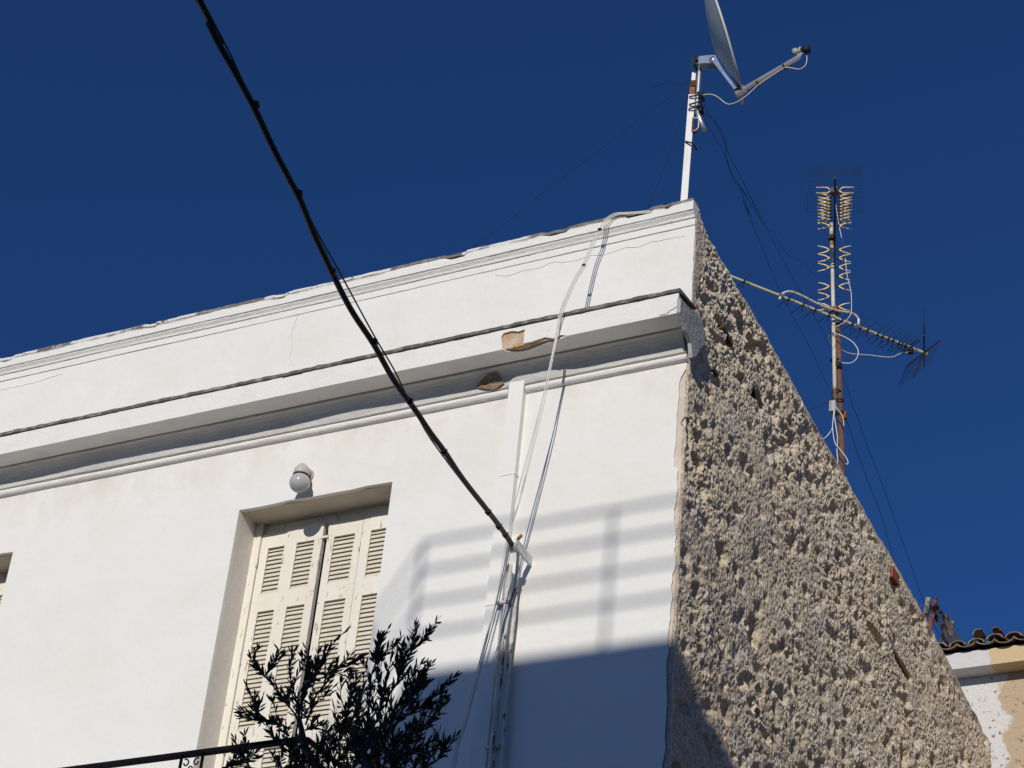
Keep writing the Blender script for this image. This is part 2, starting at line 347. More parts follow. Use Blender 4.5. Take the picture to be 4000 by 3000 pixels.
# pinkish under-plaster strip along the corner
st = jag((-.14, 6.0), (-.14, 9.0), .2, .0, rg) + [(-.14, 9.0), (-.012, 8.98)] + jag((-.004, 8.95), (-.0, 6.0), .03, .006, rg) + [(0, 6.0)]
MB().plate([st], .014, .029, lambda u, v, d: (u, d, v)).build('corner_plaster', m_pink, H)
MB().box((XL+.1, .4, 0), (-.2, 9, 9.3)).build('inner_volume', m_dark, H)
MB().box((XL, .33, 9.3), (-.12, 6.5, 9.34)).build('roof_deck', m_cement, H)

# --- shutters
SY = .232
def slat_panel(mb_s, x0, x1, z0, z1, y):
    n = int(round((z1-z0)/.0318)); p = (z1-z0)/n
    for i in range(n):
        z = z0+p*i
        zz = rg.uniform(-.0015, .0015)
        zi = min(z+p*1.75, z1+.004)
        mb_s.add([(x0, y-.001, z+.007+zz), (x1, y-.001, z+.007+zz), (x1, y+.027, zi), (x0, y+.027, zi),
                  (x0, y-.001, z-.000+zz), (x1, y-.001, z-.000+zz), (x1, y+.031, zi-.008), (x0, y+.031, zi-.008)],
                 [(0, 1, 2, 3), (4, 7, 6, 5), (0, 4, 5, 1)])
def leaf(parent, x0, x1, z0, z1, y, stiles):
    f = MB(); s = MB(); a, b_ = stiles; px0, px1 = x0+a, x1-b_
    f.box((x0, y, z0), (px0, y+.035, z1)); f.box((px1, y, z0), (x1, y+.035, z1))
    pan = [(8.035, 8.38), (7.08, 7.91), (5.9, 6.93)]
    zs = [z1] + [v for p in pan for v in (p[1], p[0])] + [z0]
    for i in range(0, len(zs), 2): f.box((px0, y+.001, zs[i+1]), (px1, y+.034, zs[i]))
    for lo, hi in pan: slat_panel(s, px0, px1, lo, hi, y+.006)
    for lo, hi in pan:   # thin bead round each panel
        e = .004
        f.box((px0, y-.003, lo-.0), (px0+.006, y+.0005, hi)); f.box((px1-.006, y-.003, lo), (px1, y+.0005, hi))
        f.box((px0+.006, y-.003, hi-.006), (px1-.006, y+.0005, hi))
    lf = f.build('shutter_leaf', m_shut, parent); s.build('slats', m_slat, lf) if False else None
    return lf, s
def shutter_door(x0, x1, dx):
    """frame is a part of the house, each leaf a sub-part; slats share the leaf mesh"""
    f = MB(); y = SY
    f.box((x0-.01, y-.012, ZF), (x0+.048, y+.09, ZH+.02))
    f.box((x1-.048, y-.012, ZF), (x1+.01, y+.09, ZH+.02))
    f.box((x0+.048, y+.03, ZH-.10), (x1-.048, y+.09, ZH+.02))
    fr = f.build('door_frame', m_shut, H)
    MB().box((x0+.05, y+.10, ZF), (x1-.05, y+.11, ZH)).build('dark_opening', m_dark, fr)
    zt = 8.485
    lv = [(x0+.052, x0+.246, .056, .045, 0), (x0+.248, x0+.528, .085, .05, -.006), (x0+.562, x0+.822, .050, .044, 0), (x0+.825, x1-.05, .062, .055, 0)]
    for i, (a, b_, s0, s1, dy) in enumerate(lv):
        if i == 0: b_ = a+.25-.05+.044; s0 = .057; s1 = .0+.050
        g, s = leaf(fr, a, b_, ZF+.02, zt+(.008 if i == 1 else 0), y+dy, (s0, s1))
        me = g.data; me.materials.append(m_slat)
        bm = bmesh.new(); bm.from_mesh(me)
        vs = [bm.verts.new(v) for v in s.v]
        for q in s.f:
            nf = bm.faces.new([vs[k] for k in q]); nf.material_index = 1
        bmesh.ops.recalc_face_normals(bm, faces=bm.faces); bm.to_mesh(me); bm.free()
    for z in (8.27, 6.95, 5.8):
        for a_, b_, c_ in ((.05, .014, .007), (.248, .012, .005), (.823, .008, .005)):
            MB().tube([(x0+a_, y-b_, z-.033), (x0+a_, y-b_, z+.033)], c_, 6).build('hinge', m_shut, fr)
    MB().box((x0+.51, y-.01, 8.375), (x0+.575, y+.005, 8.39)).build('latch', m_shut, fr)
for k, (x0, x1) in enumerate(DOORS): shutter_door(x0, x1, 0)

# --- swept mouldings
def sweep(name, prof, x0, x1, m, amp=.002, step=.045, seed=1, mod=None, cap=True):
    r_ = np.random.RandomState(seed); n = int((x1-x0)/step)+1; xs = np.linspace(x0, x1, n)
    P_ = len(prof)
    low = np.array([[sum(r_.normal()*math.sin(xx*f+ph) for f, ph in ((.7, 1), (1.9, 2), (4.3, .5)))*0 for xx in (0,)] for _ in range(1)])
    ph = r_.uniform(0, 6.28, (P_, 3))
    mb = MB(); vs = []
    for xx in xs:
        for j, (yy, zz) in enumerate(prof):
            wob = amp*(math.sin(xx*1.3+ph[0, 0])+.6*math.sin(xx*3.7+ph[j, 1])+.4*math.sin(xx*9.1+ph[j, 2])) + r_.normal()*amp*.35
            wob2 = amp*(math.sin(xx*1.7+ph[0, 1])+.5*math.sin(xx*4.7+ph[j, 0])) + r_.normal()*amp*.35
            v = [xx, yy+wob*.8, zz+wob2*.8]
            if mod: v = mod(j, v)
            vs.append(v)
    fs = [(i*P_+j, (i+1)*P_+j, (i+1)*P_+j+1, i*P_+j+1) for i in range(n-1) for j in range(P_-1)]
    mb.add(vs, fs)
    if cap: mb.add(vs[-P_:], [tuple(range(P_))])
    return mb.build(name, m, H)
c3 = crop(1700, 700, .5425); cF = crop(0, 1100, .7685)
chips = []
for (a, b_, dz, f) in ((c3(60, 560), c3(235, 530), .035, 1), (c3(770, 380), c3(972, 345), .03, 1), (c3(1375, 262), c3(1560, 240), .045, 2), (c3(1640, 215), c3(1700, 205), .02, 2), (cF(750, 215), cF(800, 208), .02, 1), (cF(0, 410), cF(70, 385), .035, 1), (cF(1400, 62), cF(1460, 55), .012, 1)):
    chips.append((at(*a, -.045).x, at(*b_, -.045).x, dz))
def cop_mod(j, v):
    x = v[0]
    if j in (8, 9):
        for a, b_, dz in chips:
            if a < x < b_:
                t = (x-a)/(b_-a); k = min(1, 6*min(t, 1-t))
                if j == 8: v[2] -= dz*k*(.7+.3*math.sin(x*40))
                else: v[1] += .028*k
        if j == 8: v[2] += .003*math.sin(x*37)*math.sin(x*11)
    return v
cop_prof = [(0.0, 10.068), (.004, 10.0745), (-.007, 10.078), (-.008, 10.128), (-.016, 10.131), (-.018, 10.138), (-.024, 10.152), (-.038, 10.166), (-.046, 10.1735)]
cop_prof = [(.003, 10.068), (.004, 10.0755), (-.007, 10.078), (-.008, 10.128), (-.017, 10.131), (-.022, 10.146), (-.036, 10.163), (-.037, 10.170), (-.047, 10.1725)]
# j index: 8 = lower fascia edge ; rebuild with upper edge at 9,10
cop_prof += [(-.047, 10.215), (-.047, 10.241), (-.034, 10.246), (.02, 10.25), (.06, 10.25)]
def cop_mod(j, v):
    x = v[0]
    for a, b_, dz in chips:
        if a < x < b_:
            t = (x-a)/(b_-a); k = min(1, 7*min(t, 1-t))
            if j == 10: v[2] -= dz*.55*k*(.6+.4*math.sin(x*43)*math.sin(x*17)); v[1] += .016*k
            if j == 11: v[1] += .022*k; v[2] -= dz*.4*k
    if j in (10, 11): v[2] += .002*math.sin(x*67)*math.sin(x*19+1)
    if j == 1: v[1] = .004
    return v
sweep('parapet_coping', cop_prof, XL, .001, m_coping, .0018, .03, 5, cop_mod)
m_cap = mat('weathered_cap', (.17, .165, .15), .95, noise=[(30, (.32, .30, .27), .5, .7, (.5, 1, 1)), (1.3, (.70, .69, .66), .50, .53, (1, .2, .2)), (14, (.16, .15, .14), .60, .64, (.6, 1, 1))], bump=[(40, .006)])
def cap_mod(j, v):
    x = v[0]
    for a, b_, dz in chips:
        if a < x < b_ and j in (1, 2):
            k = min(1, 7*min((x-a)/(b_-a), 1-(x-a)/(b_-a))); v[2] -= dz*.10*k*(.6+.4*math.sin(x*53)); v[1] += .010*k
    if j in (1, 2): v[1] += .003*math.sin(x*23)*math.sin(x*9); v[2] += .0012*math.sin(x*47)*math.sin(x*13)
    return v
sweep('parapet_cap', [(-.030, 10.240), (-.048, 10.242), (-.049, 10.262), (-.02, 10.268), (.07, 10.27)], XL, .0, m_cap, .0018, .025, 17, cap_mod)
# cove under the cornice with bulged patched plaster
cove_prof = [(0, 9.084), (-.033, 9.0865), (-.036, 9.105), (-.043, 9.132), (-.056, 9.155), (-.074, 9.173), (-.097, 9.187), (-.121, 9.1925), (-.126, 9.214), (-.155, 9.214)]
def cove_mod(j, v):
    x = v[0]
    if 1 <= j <= 6:
        bul = .020*math.exp(-((x+2.35)/.45)**2) + .014*math.exp(-((x+1.0)/.35)**2) + .010*math.sin(x*1.9)*math.sin(x*.63+1)
        v[1] -= max(0, bul)*(1-abs(j-3)/4.)
        v[2] -= max(0, bul)*.35*(1-abs(j-3)/4.)
    return v
m_cove = mat('cove_paint', (.60, .59, .56), .9, noise=[(5, (.50, .48, .45), .45, .75, (.5, 1, 1)), (24, (.66, .65, .62), .55, .75, (1, 1, 1))], bump=[(9, .01), (60, .004)])
sweep('cornice_cove', cove_prof, XL, -.002, m_cove, .0022, .04, 8, cove_mod)
bead = [(.002, 9.030)]+[(-.008-.027*math.sin(math.pi*i/8), 9.056-.025*math.cos(math.pi*i/8)) for i in range(9)]+[(.002, 9.083)]
def sweep_bead(x0, x1, seed): return sweep('cornice_bead', bead, x0, x1, m_trim, .0013, .05, seed)
DX0, DX1 = at(1996, 1481, -.03).x, at(2053, 1476, -.03).x     # vertical duct interrupts the bead
sweep_bead(XL, DX0-.012, 4); sweep_bead(DX1+.006, .0, 6)
# fascia: terracotta core with 14 mm plaster skin that has fallen off in places
CE = .036
MB().box((XL, -.256, 9.214), (CE-.006, .0-.001, 9.352)).build('cornice_core', m_brick, H)
def fz(p, y=-.27):
    q = at(*p, y); return (q.x, q.z)
nb = [fz(c3(*p)) for p in ((485, 1222), (476, 1132), (495, 1108), (552, 1092), (600, 1097), (646, 1080), (640, 1130), (634, 1182), (700, 1168), (790, 1138), (850, 1145), (905, 1120), (955, 1122))]
nb[0] = (nb[0][0], 9.2035); nb[-1] = (nb[-1][0], 9.2035)
n2 = [fz(cF(*p)) for p in ((1435, 482), (1445, 490), (1490, 478), (1530, 470), (1540, 458))]
n2 = [(x, z) for x, z in n2]
sk = jag((XL, 9.2035), nb[0], .06, .0012, rg) + nb[:-1] + jag(nb[-1], (CE, 9.2035), .05, .0012, rg)
sk += [(CE, 9.2035), (CE+.003, 9.25), (CE-.004, 9.29), (CE, 9.352)]
top = jag((CE, 9.352), (n2[-1][0], 9.352), .05, .0012, rg) + [(n2[-1][0], 9.352)] + [(x, min(z, 9.345)) for x, z in n2[::-1]] + [(n2[0][0], 9.352)] + jag((n2[0][0]-.01, 9.352), (XL, 9.352), .06, .0012, rg) + [(XL, 9.352)]
sk += top[1:]
m_fascia = mat('fascia_render', (.78, .775, .735), .9, noise=[(3, (.72, .70, .66), .5, .75, (1, 1, 2)), (22, (.62, .57, .5), .62, .8, (1, 1, .6))], bump=[(8, .008), (60, .003)], spec=.15)
MB().plate([sk], -.271, -.257, lambda u, v, d: (u, d, v)).build('cornice_fascia', m_fascia, H)
# soffit skin with the matching broken notch
nx0, nx1 = nb[0][0], nb[-1][0]
so_ = [(XL, -.130), (XL, -.270)] + jag((XL+.05, -.270), (nx0, -.270), .06, .001, rg) + [(nx0, -.271), (nx0+.015, -.242), (nx0+.06, -.222), (nx0+.11, -.208), (nx0+.16, -.212), (nx0+.22, -.228), (nx0+.30, -.238), (nx0+.38, -.250), (nx1, -.271)] + jag((nx1+.02, -.270), (CE-.001, -.270), .05, .001, rg) + [(CE-.001, -.270), (CE-.001, -.130)]
MB().plate([so_], 9.2038, 9.213, lambda u, v, d: (u, v, d)).build('cornice_soffit', m_trim, H)
# dark weathered slab on top of the cornice
def slab_mod(j, v):
    x = v[0]
    if j in (1, 2): v[1] += .004*math.sin(x*23)*math.sin(x*7.3)+.002*math.sin(x*61); v[2] += .0014*math.sin(x*51+1)*math.sin(x*13)
    return v
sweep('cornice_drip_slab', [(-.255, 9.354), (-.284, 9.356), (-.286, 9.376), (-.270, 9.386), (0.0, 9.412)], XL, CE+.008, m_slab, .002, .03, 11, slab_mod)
# hollow brown clod where cove plaster is missing
def cove_y(z):
    for (y0, z0), (y1, z1) in zip(cove_prof[1:], cove_prof[2:]):
        if z0 <= z <= z1: return y0+(y1-y0)*(z-z0)/(z1-z0)
    return cove_prof[-1][0]
def cove_pt(px, py):
    y = -.05
    for _ in range(12):
        q = at(px, py, y); y = .5*y+.5*cove_y(min(max(q.z, 9.09), 9.2))
    return (q.x, q.z)
hp = [cove_pt(*c3(*p)) for p in ((300, 1500), (345, 1450), (380, 1420), (420, 1408), (450, 1402), (478, 1435), (505, 1478), (470, 1502), (425, 1522), (370, 1520), (320, 1512))]
def patch(loop, off, name, m, seed=1, depth=.0):
    r_ = random.Random(seed); cx = sum(p[0] for p in loop)/len(loop); cz = sum(p[1] for p in loop)/len(loop)
    rings = [loop]+[[(cx+(x-cx)*k, cz+(z-cz)*k) for x, z in loop] for k in (.75, .45, .15)]
    vs = []; n = len(loop)
    for i, rg_ in enumerate(rings):
        for x, z in rg_: vs.append((x, cove_y(min(max(z, 9.09), 9.2))-off-.010*math.exp(-((x+1.0)/.35)**2)-(r_.uniform(0, .008) if i else 0), z))
    fs = [(i*n+j, i*n+(j+1) % n, (i+1)*n+(j+1) % n, (i+1)*n+j) for i in range(3) for j in range(n)] + [tuple(3*n+j for j in range(n))]
    return MB().add(vs, fs).build(name, m, H)
patch(hp, .010, 'bare_patch', m_brickdark, 3)
# hairline cracks (thin recess lines drawn as slivers 1.5 mm wide)
def crack(pts, y, wd, m, name='crack'):
    mb = MB(); r_ = random.Random(len(pts)); P2 = []
    for a, b_ in zip(pts, pts[1:]):
        a = at(*a, y); b_ = at(*b_, y); n = max(2, int((b_-a).length/.03))
        for i in range(n): P2.append(a.lerp(b_, i/n)+Vector((r_.uniform(-.003, .003), 0, r_.uniform(-.004, .004))))
    P2.append(b_)
    for a, b_ in zip(P2, P2[1:]): mb.bar(a, b_, .0018, wd*.7, (0, 0, 1))
    return mb.build(name, m, H)
m_crack = mat('crack_shadow', (.52, .49, .44), .95)
crack([c3(433, 640), c3(440, 695), c3(520, 695), c3(620, 665), c3(740, 640), c3(850, 598), c3(940, 597), c3(1020, 583), c3(1130, 545), c3(1200, 548), c3(1290, 520), c3(1370, 492), c3(1470, 488), c3(1560, 450), c3(1700, 425), c3(1800, 408)], -.0015, .0028, m_crack)
crack([cF(1517, 160), cF(1500, 215), cF(1478, 290), cF(1488, 320), cF(1470, 380), cF(1490, 430)], -.0015, .0026, m_crack)
crack([c3(1755, 905), c3(1720, 935), c3(1690, 945), c3(1660, 970), c3(1615, 982)], -.2725, .005, m_cablebr)
crack([cF(0, 552), cF(150, 520), cF(320, 470)], -.0015, .0022, m_crack)
# grey cement filling at the broken end of the cornice
q = lambda x, y, X=.02: atx(*c3(x, y), X)
cem = [(1748, 960), (1752, 860), (1790, 905), (1850, 960), (1900, 990), (1915, 1060), (1935, 1110), (1925, 1190), (1890, 1230), (1865, 1275), (1835, 1285), (1828, 1180), (1790, 1090)]
cl = []
for x, y in cem:
    v = atx(*c3(x, y), .04); cl.append((v.y, v.z))
r_ = random.Random(5)
MB().plate([cl], .03, .055, lambda u, v, d: (d-.35*max(0, u)*.1, u, v)).build('cement_patch', m_cement, H)
MB().box((-.003, -.268, 9.216), (CE-.002, .0, 9.35)).build('cornice_end', m_cement, H)

# ------------------------------------------------------------------ rough gable wall (true relief)
def gable():
    r = np.random.RandomState(11)
    ny, nz = 1000, 820
    Y0, Y1, Z0 = 0.0, 6.52, 6.1
    ys = np.linspace(Y0, Y1, ny); tp = np.interp(ys, [0, .07, .10, .32, 1.13, 1.79, 2.86, 4.29, 4.89, 6.52], [10.262, 10.255, 10.215, 10.155, 10.10, 10.02, 9.905, 9.76, 9.69, 9.43])
    tp = tp + np.interp(ys, np.linspace(0, 6.6, 90), r.normal(0, .008, 90))
    v = np.linspace(0, 1, nz); Yg = np.repeat(ys[:, None], nz, 1); Zg = Z0+(tp[:, None]-Z0)*v[None, :]
    def vn(sy, sz, seed):
        q = np.random.RandomState(seed); gy = int(7/sy)+4; gz = int(5/sz)+4; g = q.uniform(-1, 1, (gy, gz))
        a = (Yg)/sy+.5; b = (Zg-6)/sz+.5; i = np.floor(a).astype(int); j = np.floor(b).astype(int); fa = a-i; fb = b-j
        fa = fa*fa*(3-2*fa); fb = fb*fb*(3-2*fb)
        i = np.clip(i, 0, gy-2); j = np.clip(j, 0, gz-2)
        return (g[i, j]*(1-fa)+g[i+1, j]*fa)*(1-fb)+(g[i, j+1]*(1-fa)+g[i+1, j+1]*fa)*fb
    zone = np.clip(.5+.9*vn(.8, .55, 41)+.3*vn(.3, .25, 42), 0, 1)
    h = .012*vn(.7, .6, 1)+.010*vn(.28, .22, 2)
    fine = .004*vn(.12, .09, 3)+.003*vn(.06, .045, 4)+.0036*vn(.032, .026, 5)+.005*vn(.018, .022, 6)+.0048*vn(.011, .017, 7)
    rid = 1-np.abs(vn(.05, .034, 9)); fine += .002*(rid**3)
    fine *= .72+.5*zone
    fine *= 1+.5*np.clip(vn(.5, .5, 31), 0, 1)+.7*np.clip((Zg-9.0)/1.2, 0, 1)*np.clip(1.6-Yg, 0, 1)
    pits = np.zeros_like(Yg)
    ystep = ys[1]-ys[0]
    for _ in range(1050):
        py = r.uniform(0.08, 6.5); pz = r.uniform(6.1, 10.1); ry = r.uniform(.022, .055)*(1+.6*r.uniform(0, 1)**4); rz = ry*r.uniform(.45, .85); d = r.uniform(.35, .85)*ry
        i0 = max(0, int((py-3*ry)/ystep)); i1 = min(ny, int((py+3*ry)/ystep)+1)
        Ys = Yg[i0:i1]; Zs = Zg[i0:i1]; e = ((Ys-py)/ry)**2+((Zs-pz)/rz)**2
        pits[i0:i1] = np.minimum(pits[i0:i1], -d*np.exp(-e*e*.6))
    # masks: smoother cement near the top edge and beside the front corner
    dt = tp[:, None]-Zg
    e1 = np.clip((dt-.05-.02*vn(.2, .2, 21))/.05, 0, 1)
    e2 = np.clip((Yg-.075-.03*vn(.3, .15, 22)-.05*np.clip((Zg-9.5)/.6, 0, 1))/.05, 0, 1)
    e2 = np.where(Zg > 9.3, e2, np.clip((Yg-.0)/.05, 0, 1)*.7+.3)
    mk = e1*e2
    # long slots where timbers and joints have fallen out
    def slot(y0, z0, y1, z1, wd, dp):
        L = math.hypot(y1-y0, z1-z0); t = np.clip(((Yg-y0)*(y1-y0)+(Zg-z0)*(z1-z0))/L**2, 0, 1)
        dd = np.hypot(Yg-(y0+t*(y1-y0)), Zg-(z0+t*(z1-z0)))
        return -dp*np.exp(-(dd/wd)**4)
    X = (h+fine)*(.25+.75*mk)+pits*mk
    c6 = crop(2500, 1500, .904)
    S = [(985, 1040, 1045, 1130, .03, .08), (1085, 1140, 1165, 1275, .028, .09), (1095, 890, 1115, 970, .04, .07), (500, 30, 520, 95, .03, .05), (205, 170, 215, 250, .03, .05), (1480, 1480, 1500, 1540, .03, .05)]
    for (a, b, c, d, wd, dp) in S:
        p = atx(*c6(a, b)); q_ = atx(*c6(c, d)); X = X+slot(p.y, p.z, q_.y, q_.z, wd, dp)
    X = X + .012*np.clip(1-np.abs(Yg-0)/.02, 0, 1)*0
    X = X - .05*np.clip(1-dt/.05, 0, 1)**2
    X = X - .015*np.clip(1-Yg/.015, 0, 1)+.004
    vs = np.stack([X, Yg, Zg], -1).reshape(-1, 3)
    idx = np.arange(ny*nz).reshape(ny, nz)
    f = np.stack([idx[:-1, :-1], idx[1:, :-1], idx[1:, 1:], idx[:-1, 1:]], -1).reshape(-1, 4)
    # top surface going back and the far end
    base = len(vs); back = np.stack([np.full(ny, -.32), ys, tp-.02], -1); low = np.stack([np.full(ny, -.32), ys, tp-.6], -1)
    vs = np.concatenate([vs, back, low]); bi = base+np.arange(ny); li = bi+ny
    f2 = np.stack([idx[:-1, -1], idx[1:, -1], bi[1:], bi[:-1]], -1); f3 = np.stack([bi[:-1], bi[1:], li[1:], li[:-1]], -1)
    f = np.concatenate([f, f2, f3])
    me = bpy.data.meshes.new('gable_wall'); me.vertices.add(len(vs)); me.vertices.foreach_set('co', vs.astype(np.float32).ravel())
    me.loops.add(len(f)*4); me.loops.foreach_set('vertex_index', f.astype(np.int32).ravel())
    me.polygons.add(len(f)); me.polygons.foreach_set('loop_start', np.arange(0, len(f)*4, 4, dtype=np.int32)); me.polygons.foreach_set('loop_total', np.full(len(f), 4, np.int32))
    me.update(calc_edges=True); me.validate(); me.materials.append(m_side)
    me.polygons.foreach_set('use_smooth', np.zeros(len(f), bool))
    o = bpy.data.objects.new('gable_wall', me); link(o, H)
    return o
gable()
gl = MB(); gl.box((-.3, .34, 0), (-.002, 6.5, 6.12)); gl.box((-.32, 6.46, 0), (-.02, 6.52, 9.38)); gl.box((-.3, .34, 6.12), (-.12, 6.46, 9.35)); gl.build('gable_core', m_side, H)
# bits embedded in the gable
c6 = crop(2500, 1500, .904); c2 = crop(2800, 600, .7834); cE = crop(2500, 700, .482)
for (f_, a, b_, wd) in ((c6, (1090, 1150), (1150, 1260), .035), (cE, (665, 1190), (742, 1345), .03), (cE, (585, 1530), (620, 1590), .03), (c6, (500, 20), (520, 90), .03)):
    p = atx(*f_(*a), -.006); q_ = atx(*f_(*b_), -.006); MB().bar(p-Vector((.012, 0, 0)), q_-Vector((.012, 0, 0)), .05, wd).build('embedded_timber', m_wooddark if wd < .032 else mat('rotted_brown_timber', (.16, .085, .045), .9, bump=[(40, .006)]), H)
p = atx(*c6(1090, 830), .0)
bk = MB().box((p.x-.05, p.y-.075, p.z-.045), (p.x+.028, p.y+.075, p.z+.045)); bko = bk.build('embedded_brick', mat('orange_brick', (.30, .10, .055), .9, noise=[(30, (.25, .08, .04), .5, .7, (1, 1, 1))]), H)
bh = MB()
for i in range(4):
    for j in range(2): bh.box((p.x-.034+j*.028, p.y-.0775, p.z-.038+i*.021), (p.x-.014+j*.028, p.y-.0752, p.z-.026+i*.021))
bh.build('brick_cavity_shade', m_dark, bko)  # dark slips on the brick face, painted as the shade inside its hollows

# ------------------------------------------------------------------ balcony
bs = MB().box((-7.0, -1.0, 5.08), (-1.8, -.002, 5.23)); bs.build('balcony_slab', m_trim, H)
RY = -.9; RZ = at(425*1.8083, 1622*1.8083+2, RY).z; RX = at(1200, 2874, RY).x
B = empty('balcony_railing', (-4, RY, 5.33)); tag(B, 'black wrought iron balcony railing with a scrollwork band in front of the shuttered door', 'railing')
rr = MB(); rr.bar((-6.9, RY, RZ-.012), (RX, RY, RZ-.012), .045, .022)
for x in (-6.9, RX): rr.bar((x, RY, RZ-.012), (x, -.01, RZ-.012), .022, .022)
loc(rr.build('top_rail', m_iron, B), B)
rr = MB(); Z2 = RZ-.175; Z3 = 5.43
for x in (-6.9, RX): loc(MB().bar((x, RY, 5.23), (x, RY, RZ-.02), .022, .022).build('corner_post', m_iron, B), B)
for z in (Z2, Z3):
    rr = MB(); rr.bar((-6.9, RY, z), (RX, RY, z), .012, .02)
    for x in (-6.9, RX): rr.bar((x, RY, z), (x, -.01, z), .012, .02)
    loc(rr.build('lower_rail', m_iron, B), B)
xa, xb = at(390*1.8083, 1650*1.8083, RY).x, at(436*1.8083, 1645*1.8083, RY).x
wd = xb-xa; per = .98
pos = [xa+per*i for i in range(-4, 3) if -6.8 < xa+per*i < RX-.2]
def spiral(cx, cz, r, a0, turns, sgn):
    return [(cx+sgn*r*(1-t*.75)*math.cos(a0+t*turns*6.283), RY, cz+r*(1-t*.75)*math.sin(a0+t*turns*6.283)) for t in [i/22 for i in range(23)]]
for x in pos:
    pn = MB()
    for xx in (x, x+wd): pn.bar((xx, RY, 5.23), (xx, RY, RZ-.02), .016, .016)
    cz = (RZ-.023+Z2)/2; cx = x+wd/2; q4 = wd*.26
    for sx in (-1, 1):
        for sz in (-1, 1):
            pts = [(cx+sx*q4+sx*wd*.17*math.cos(t*5.2+1.2)*(1-t*.6), RY, cz+sz*(q4*.95+wd*.17*math.sin(t*5.2+1.2)*(1-t*.6))) for t in [i/16 for i in range(17)]]
            pn.tube(pts, .0045, 6)
    pn.tube([(cx+wd*.09*math.cos(a/12*6.283), RY, cz+wd*.09*math.sin(a/12*6.283)) for a in range(13)], .004, 6)
    loc(pn.build('scroll_panel', m_iron, B), B)
x = -6.8
while x < RX-.05:
    if not any(abs(x-p-wd/2) < wd*.7 for p in pos): loc(MB().bar((x, RY, Z3), (x, RY, Z2), .012, .012).build('baluster', m_iron, B), B)
    x += .122

# ------------------------------------------------------------------ globe lamp
LM = empty('wall_lamp', (-2.612, 0, 8.72)); tag(LM, 'white opal globe lamp on a bent porcelain arm above the shuttered door', 'lamp')
gc = at(1170.5, 1886, -.108)
mp_ = Vector((gc.x+.002, 0, gc.z+.118))
pl = MB(); n = 20
pl.plate([[(mp_.x+.024*math.cos(6.283*i/n), mp_.z-.004+.042*math.sin(6.283*i/n)) for i in range(n)]], -.016, -.0005, lambda u, v, d: (u, d, v))
loc(pl.build('mounting_plate', m_porc, LM), LM)
ne = gc+Vector((0, 0, .062))
nk = MB().tube([mp_+Vector((0, -.014, 0)), mp_+Vector((0, -.035, .004)), mp_+Vector((0, -.075, -.002)), ne+Vector((0, .006, .045)), ne+Vector((0, .0, .03)), ne+Vector((0, 0, .012)), ne+Vector((0, 0, -.012))], [.020, .020, .028, .040, .048, .050, .050], 24)
loc(nk.build('lamp_arm', m_porc, LM), LM)
rg_ = MB().lathe(ne, (0, 0, 1), [(-.014, .046), (-.014, .053), (-.006, .053), (-.006, .046)], 28); loc(rg_.build('collar', m_black, LM), LM)
gb = MB().lathe(gc, (0, 0, 1), [(-.067*math.cos(math.pi*i/26), .067*math.sin(math.pi*i/26)+1e-5) for i in range(24)], 36)
loc(gb.build('globe', m_globe, LM), LM)

# ------------------------------------------------------------------ vertical duct, pipe, bracket
c5 = crop(1700, 1900, .663); cB = crop(1800, 2050, .3014)
D = empty('cable_duct', (DX0, 0, 5)); tag(D, 'flat white painted duct running down the wall beside the cable bracket', 'duct')
xm = (DX0+DX1)/2; hw = (DX1-DX0)/2
zj1 = at(2000, 1852, -.03).z; zj2 = at(1910, 2366, -.03).z; ztop = at(2020, 1479, -.03).z
xc = lambda z: xm-.0*(ztop-z)
d1 = MB().box((xm-hw, -.045, zj1), (xm+hw, 0.002, ztop))
d1.box((xm-hw-.004, -.049, zj1-.012), (xm+hw+.004, 0.002, zj1+.0))
d1.box((xm-hw-.002, -.046, zj2+.004), (xm+hw-.001, .002, zj1-.012))
d1.box((xm-hw-.006, -.050, zj2-.01), (xm+hw+.0, .002, zj2+.004))
d1.box((xm-hw-.002, -.046, .2), (xm+hw, .002, zj2-.01))
loc(d1.build('duct_casing', m_wall_up, D), D)
# paint-peeled steel conduit in front of the duct
pp = [at(*c5(*p_), -.07) for p_ in ((437, 465), (425, 640), (405, 850), (375, 1150), (350, 1400), (330, 1659))]
zb_ = pp[-1]; pp.append(Vector((zb_.x-.02, -.07, 3)))
PX = sum(p_.x for p_ in pp[:6])/6
m_peel = mat('peeling_painted_conduit', (.62, .61, .58), .8, noise=[(12, (.16, .12, .10), .52, .58, (1, 1, .4)), (30, (.75, .73, .68), .55, .65, (1, 1, 1))], bump=[(30, .006)])
CN = empty('conduit', (pp[0].x, -.05, 3)); tag(CN, 'peeling painted steel conduit dropping from below the cable bracket down the duct', 'pipe')
loc(MB().tube([Vector((p_.x, -.068, p_.z)) for p_ in pp], .019, 12).build('conduit_pipe', m_peel, CN), CN)
p2 = [at(*c5(*p_), -.055) for p_ in ((478, 560), (465, 760), (440, 980), (410, 1300), (388, 1659))]; p2.append(p2[-1]+Vector((-.02, 0, -3)))
loc(MB().tube(p2, .013, 10).build('side_pipe', m_peel, CN), CN)
for p_ in (c5(408, 690), c5(340, 1540)):
    v = at(*p_, -.07); loc(MB().box((v.x-.045, -.094, v.z-.008), (v.x+.05, -.044, v.z+.008)).build('pipe_clip', m_peel, CN), CN)
v = at(*c5(235, 1550), -.04)
sb = MB().tube([v, v+Vector((.13, 0, 0.0))], .008, 8); so2 = sb.build('wall_stub', m_peel); tag(so2, 'short horizontal painted pipe stub on the shaded wall left of the conduit', 'pipe')
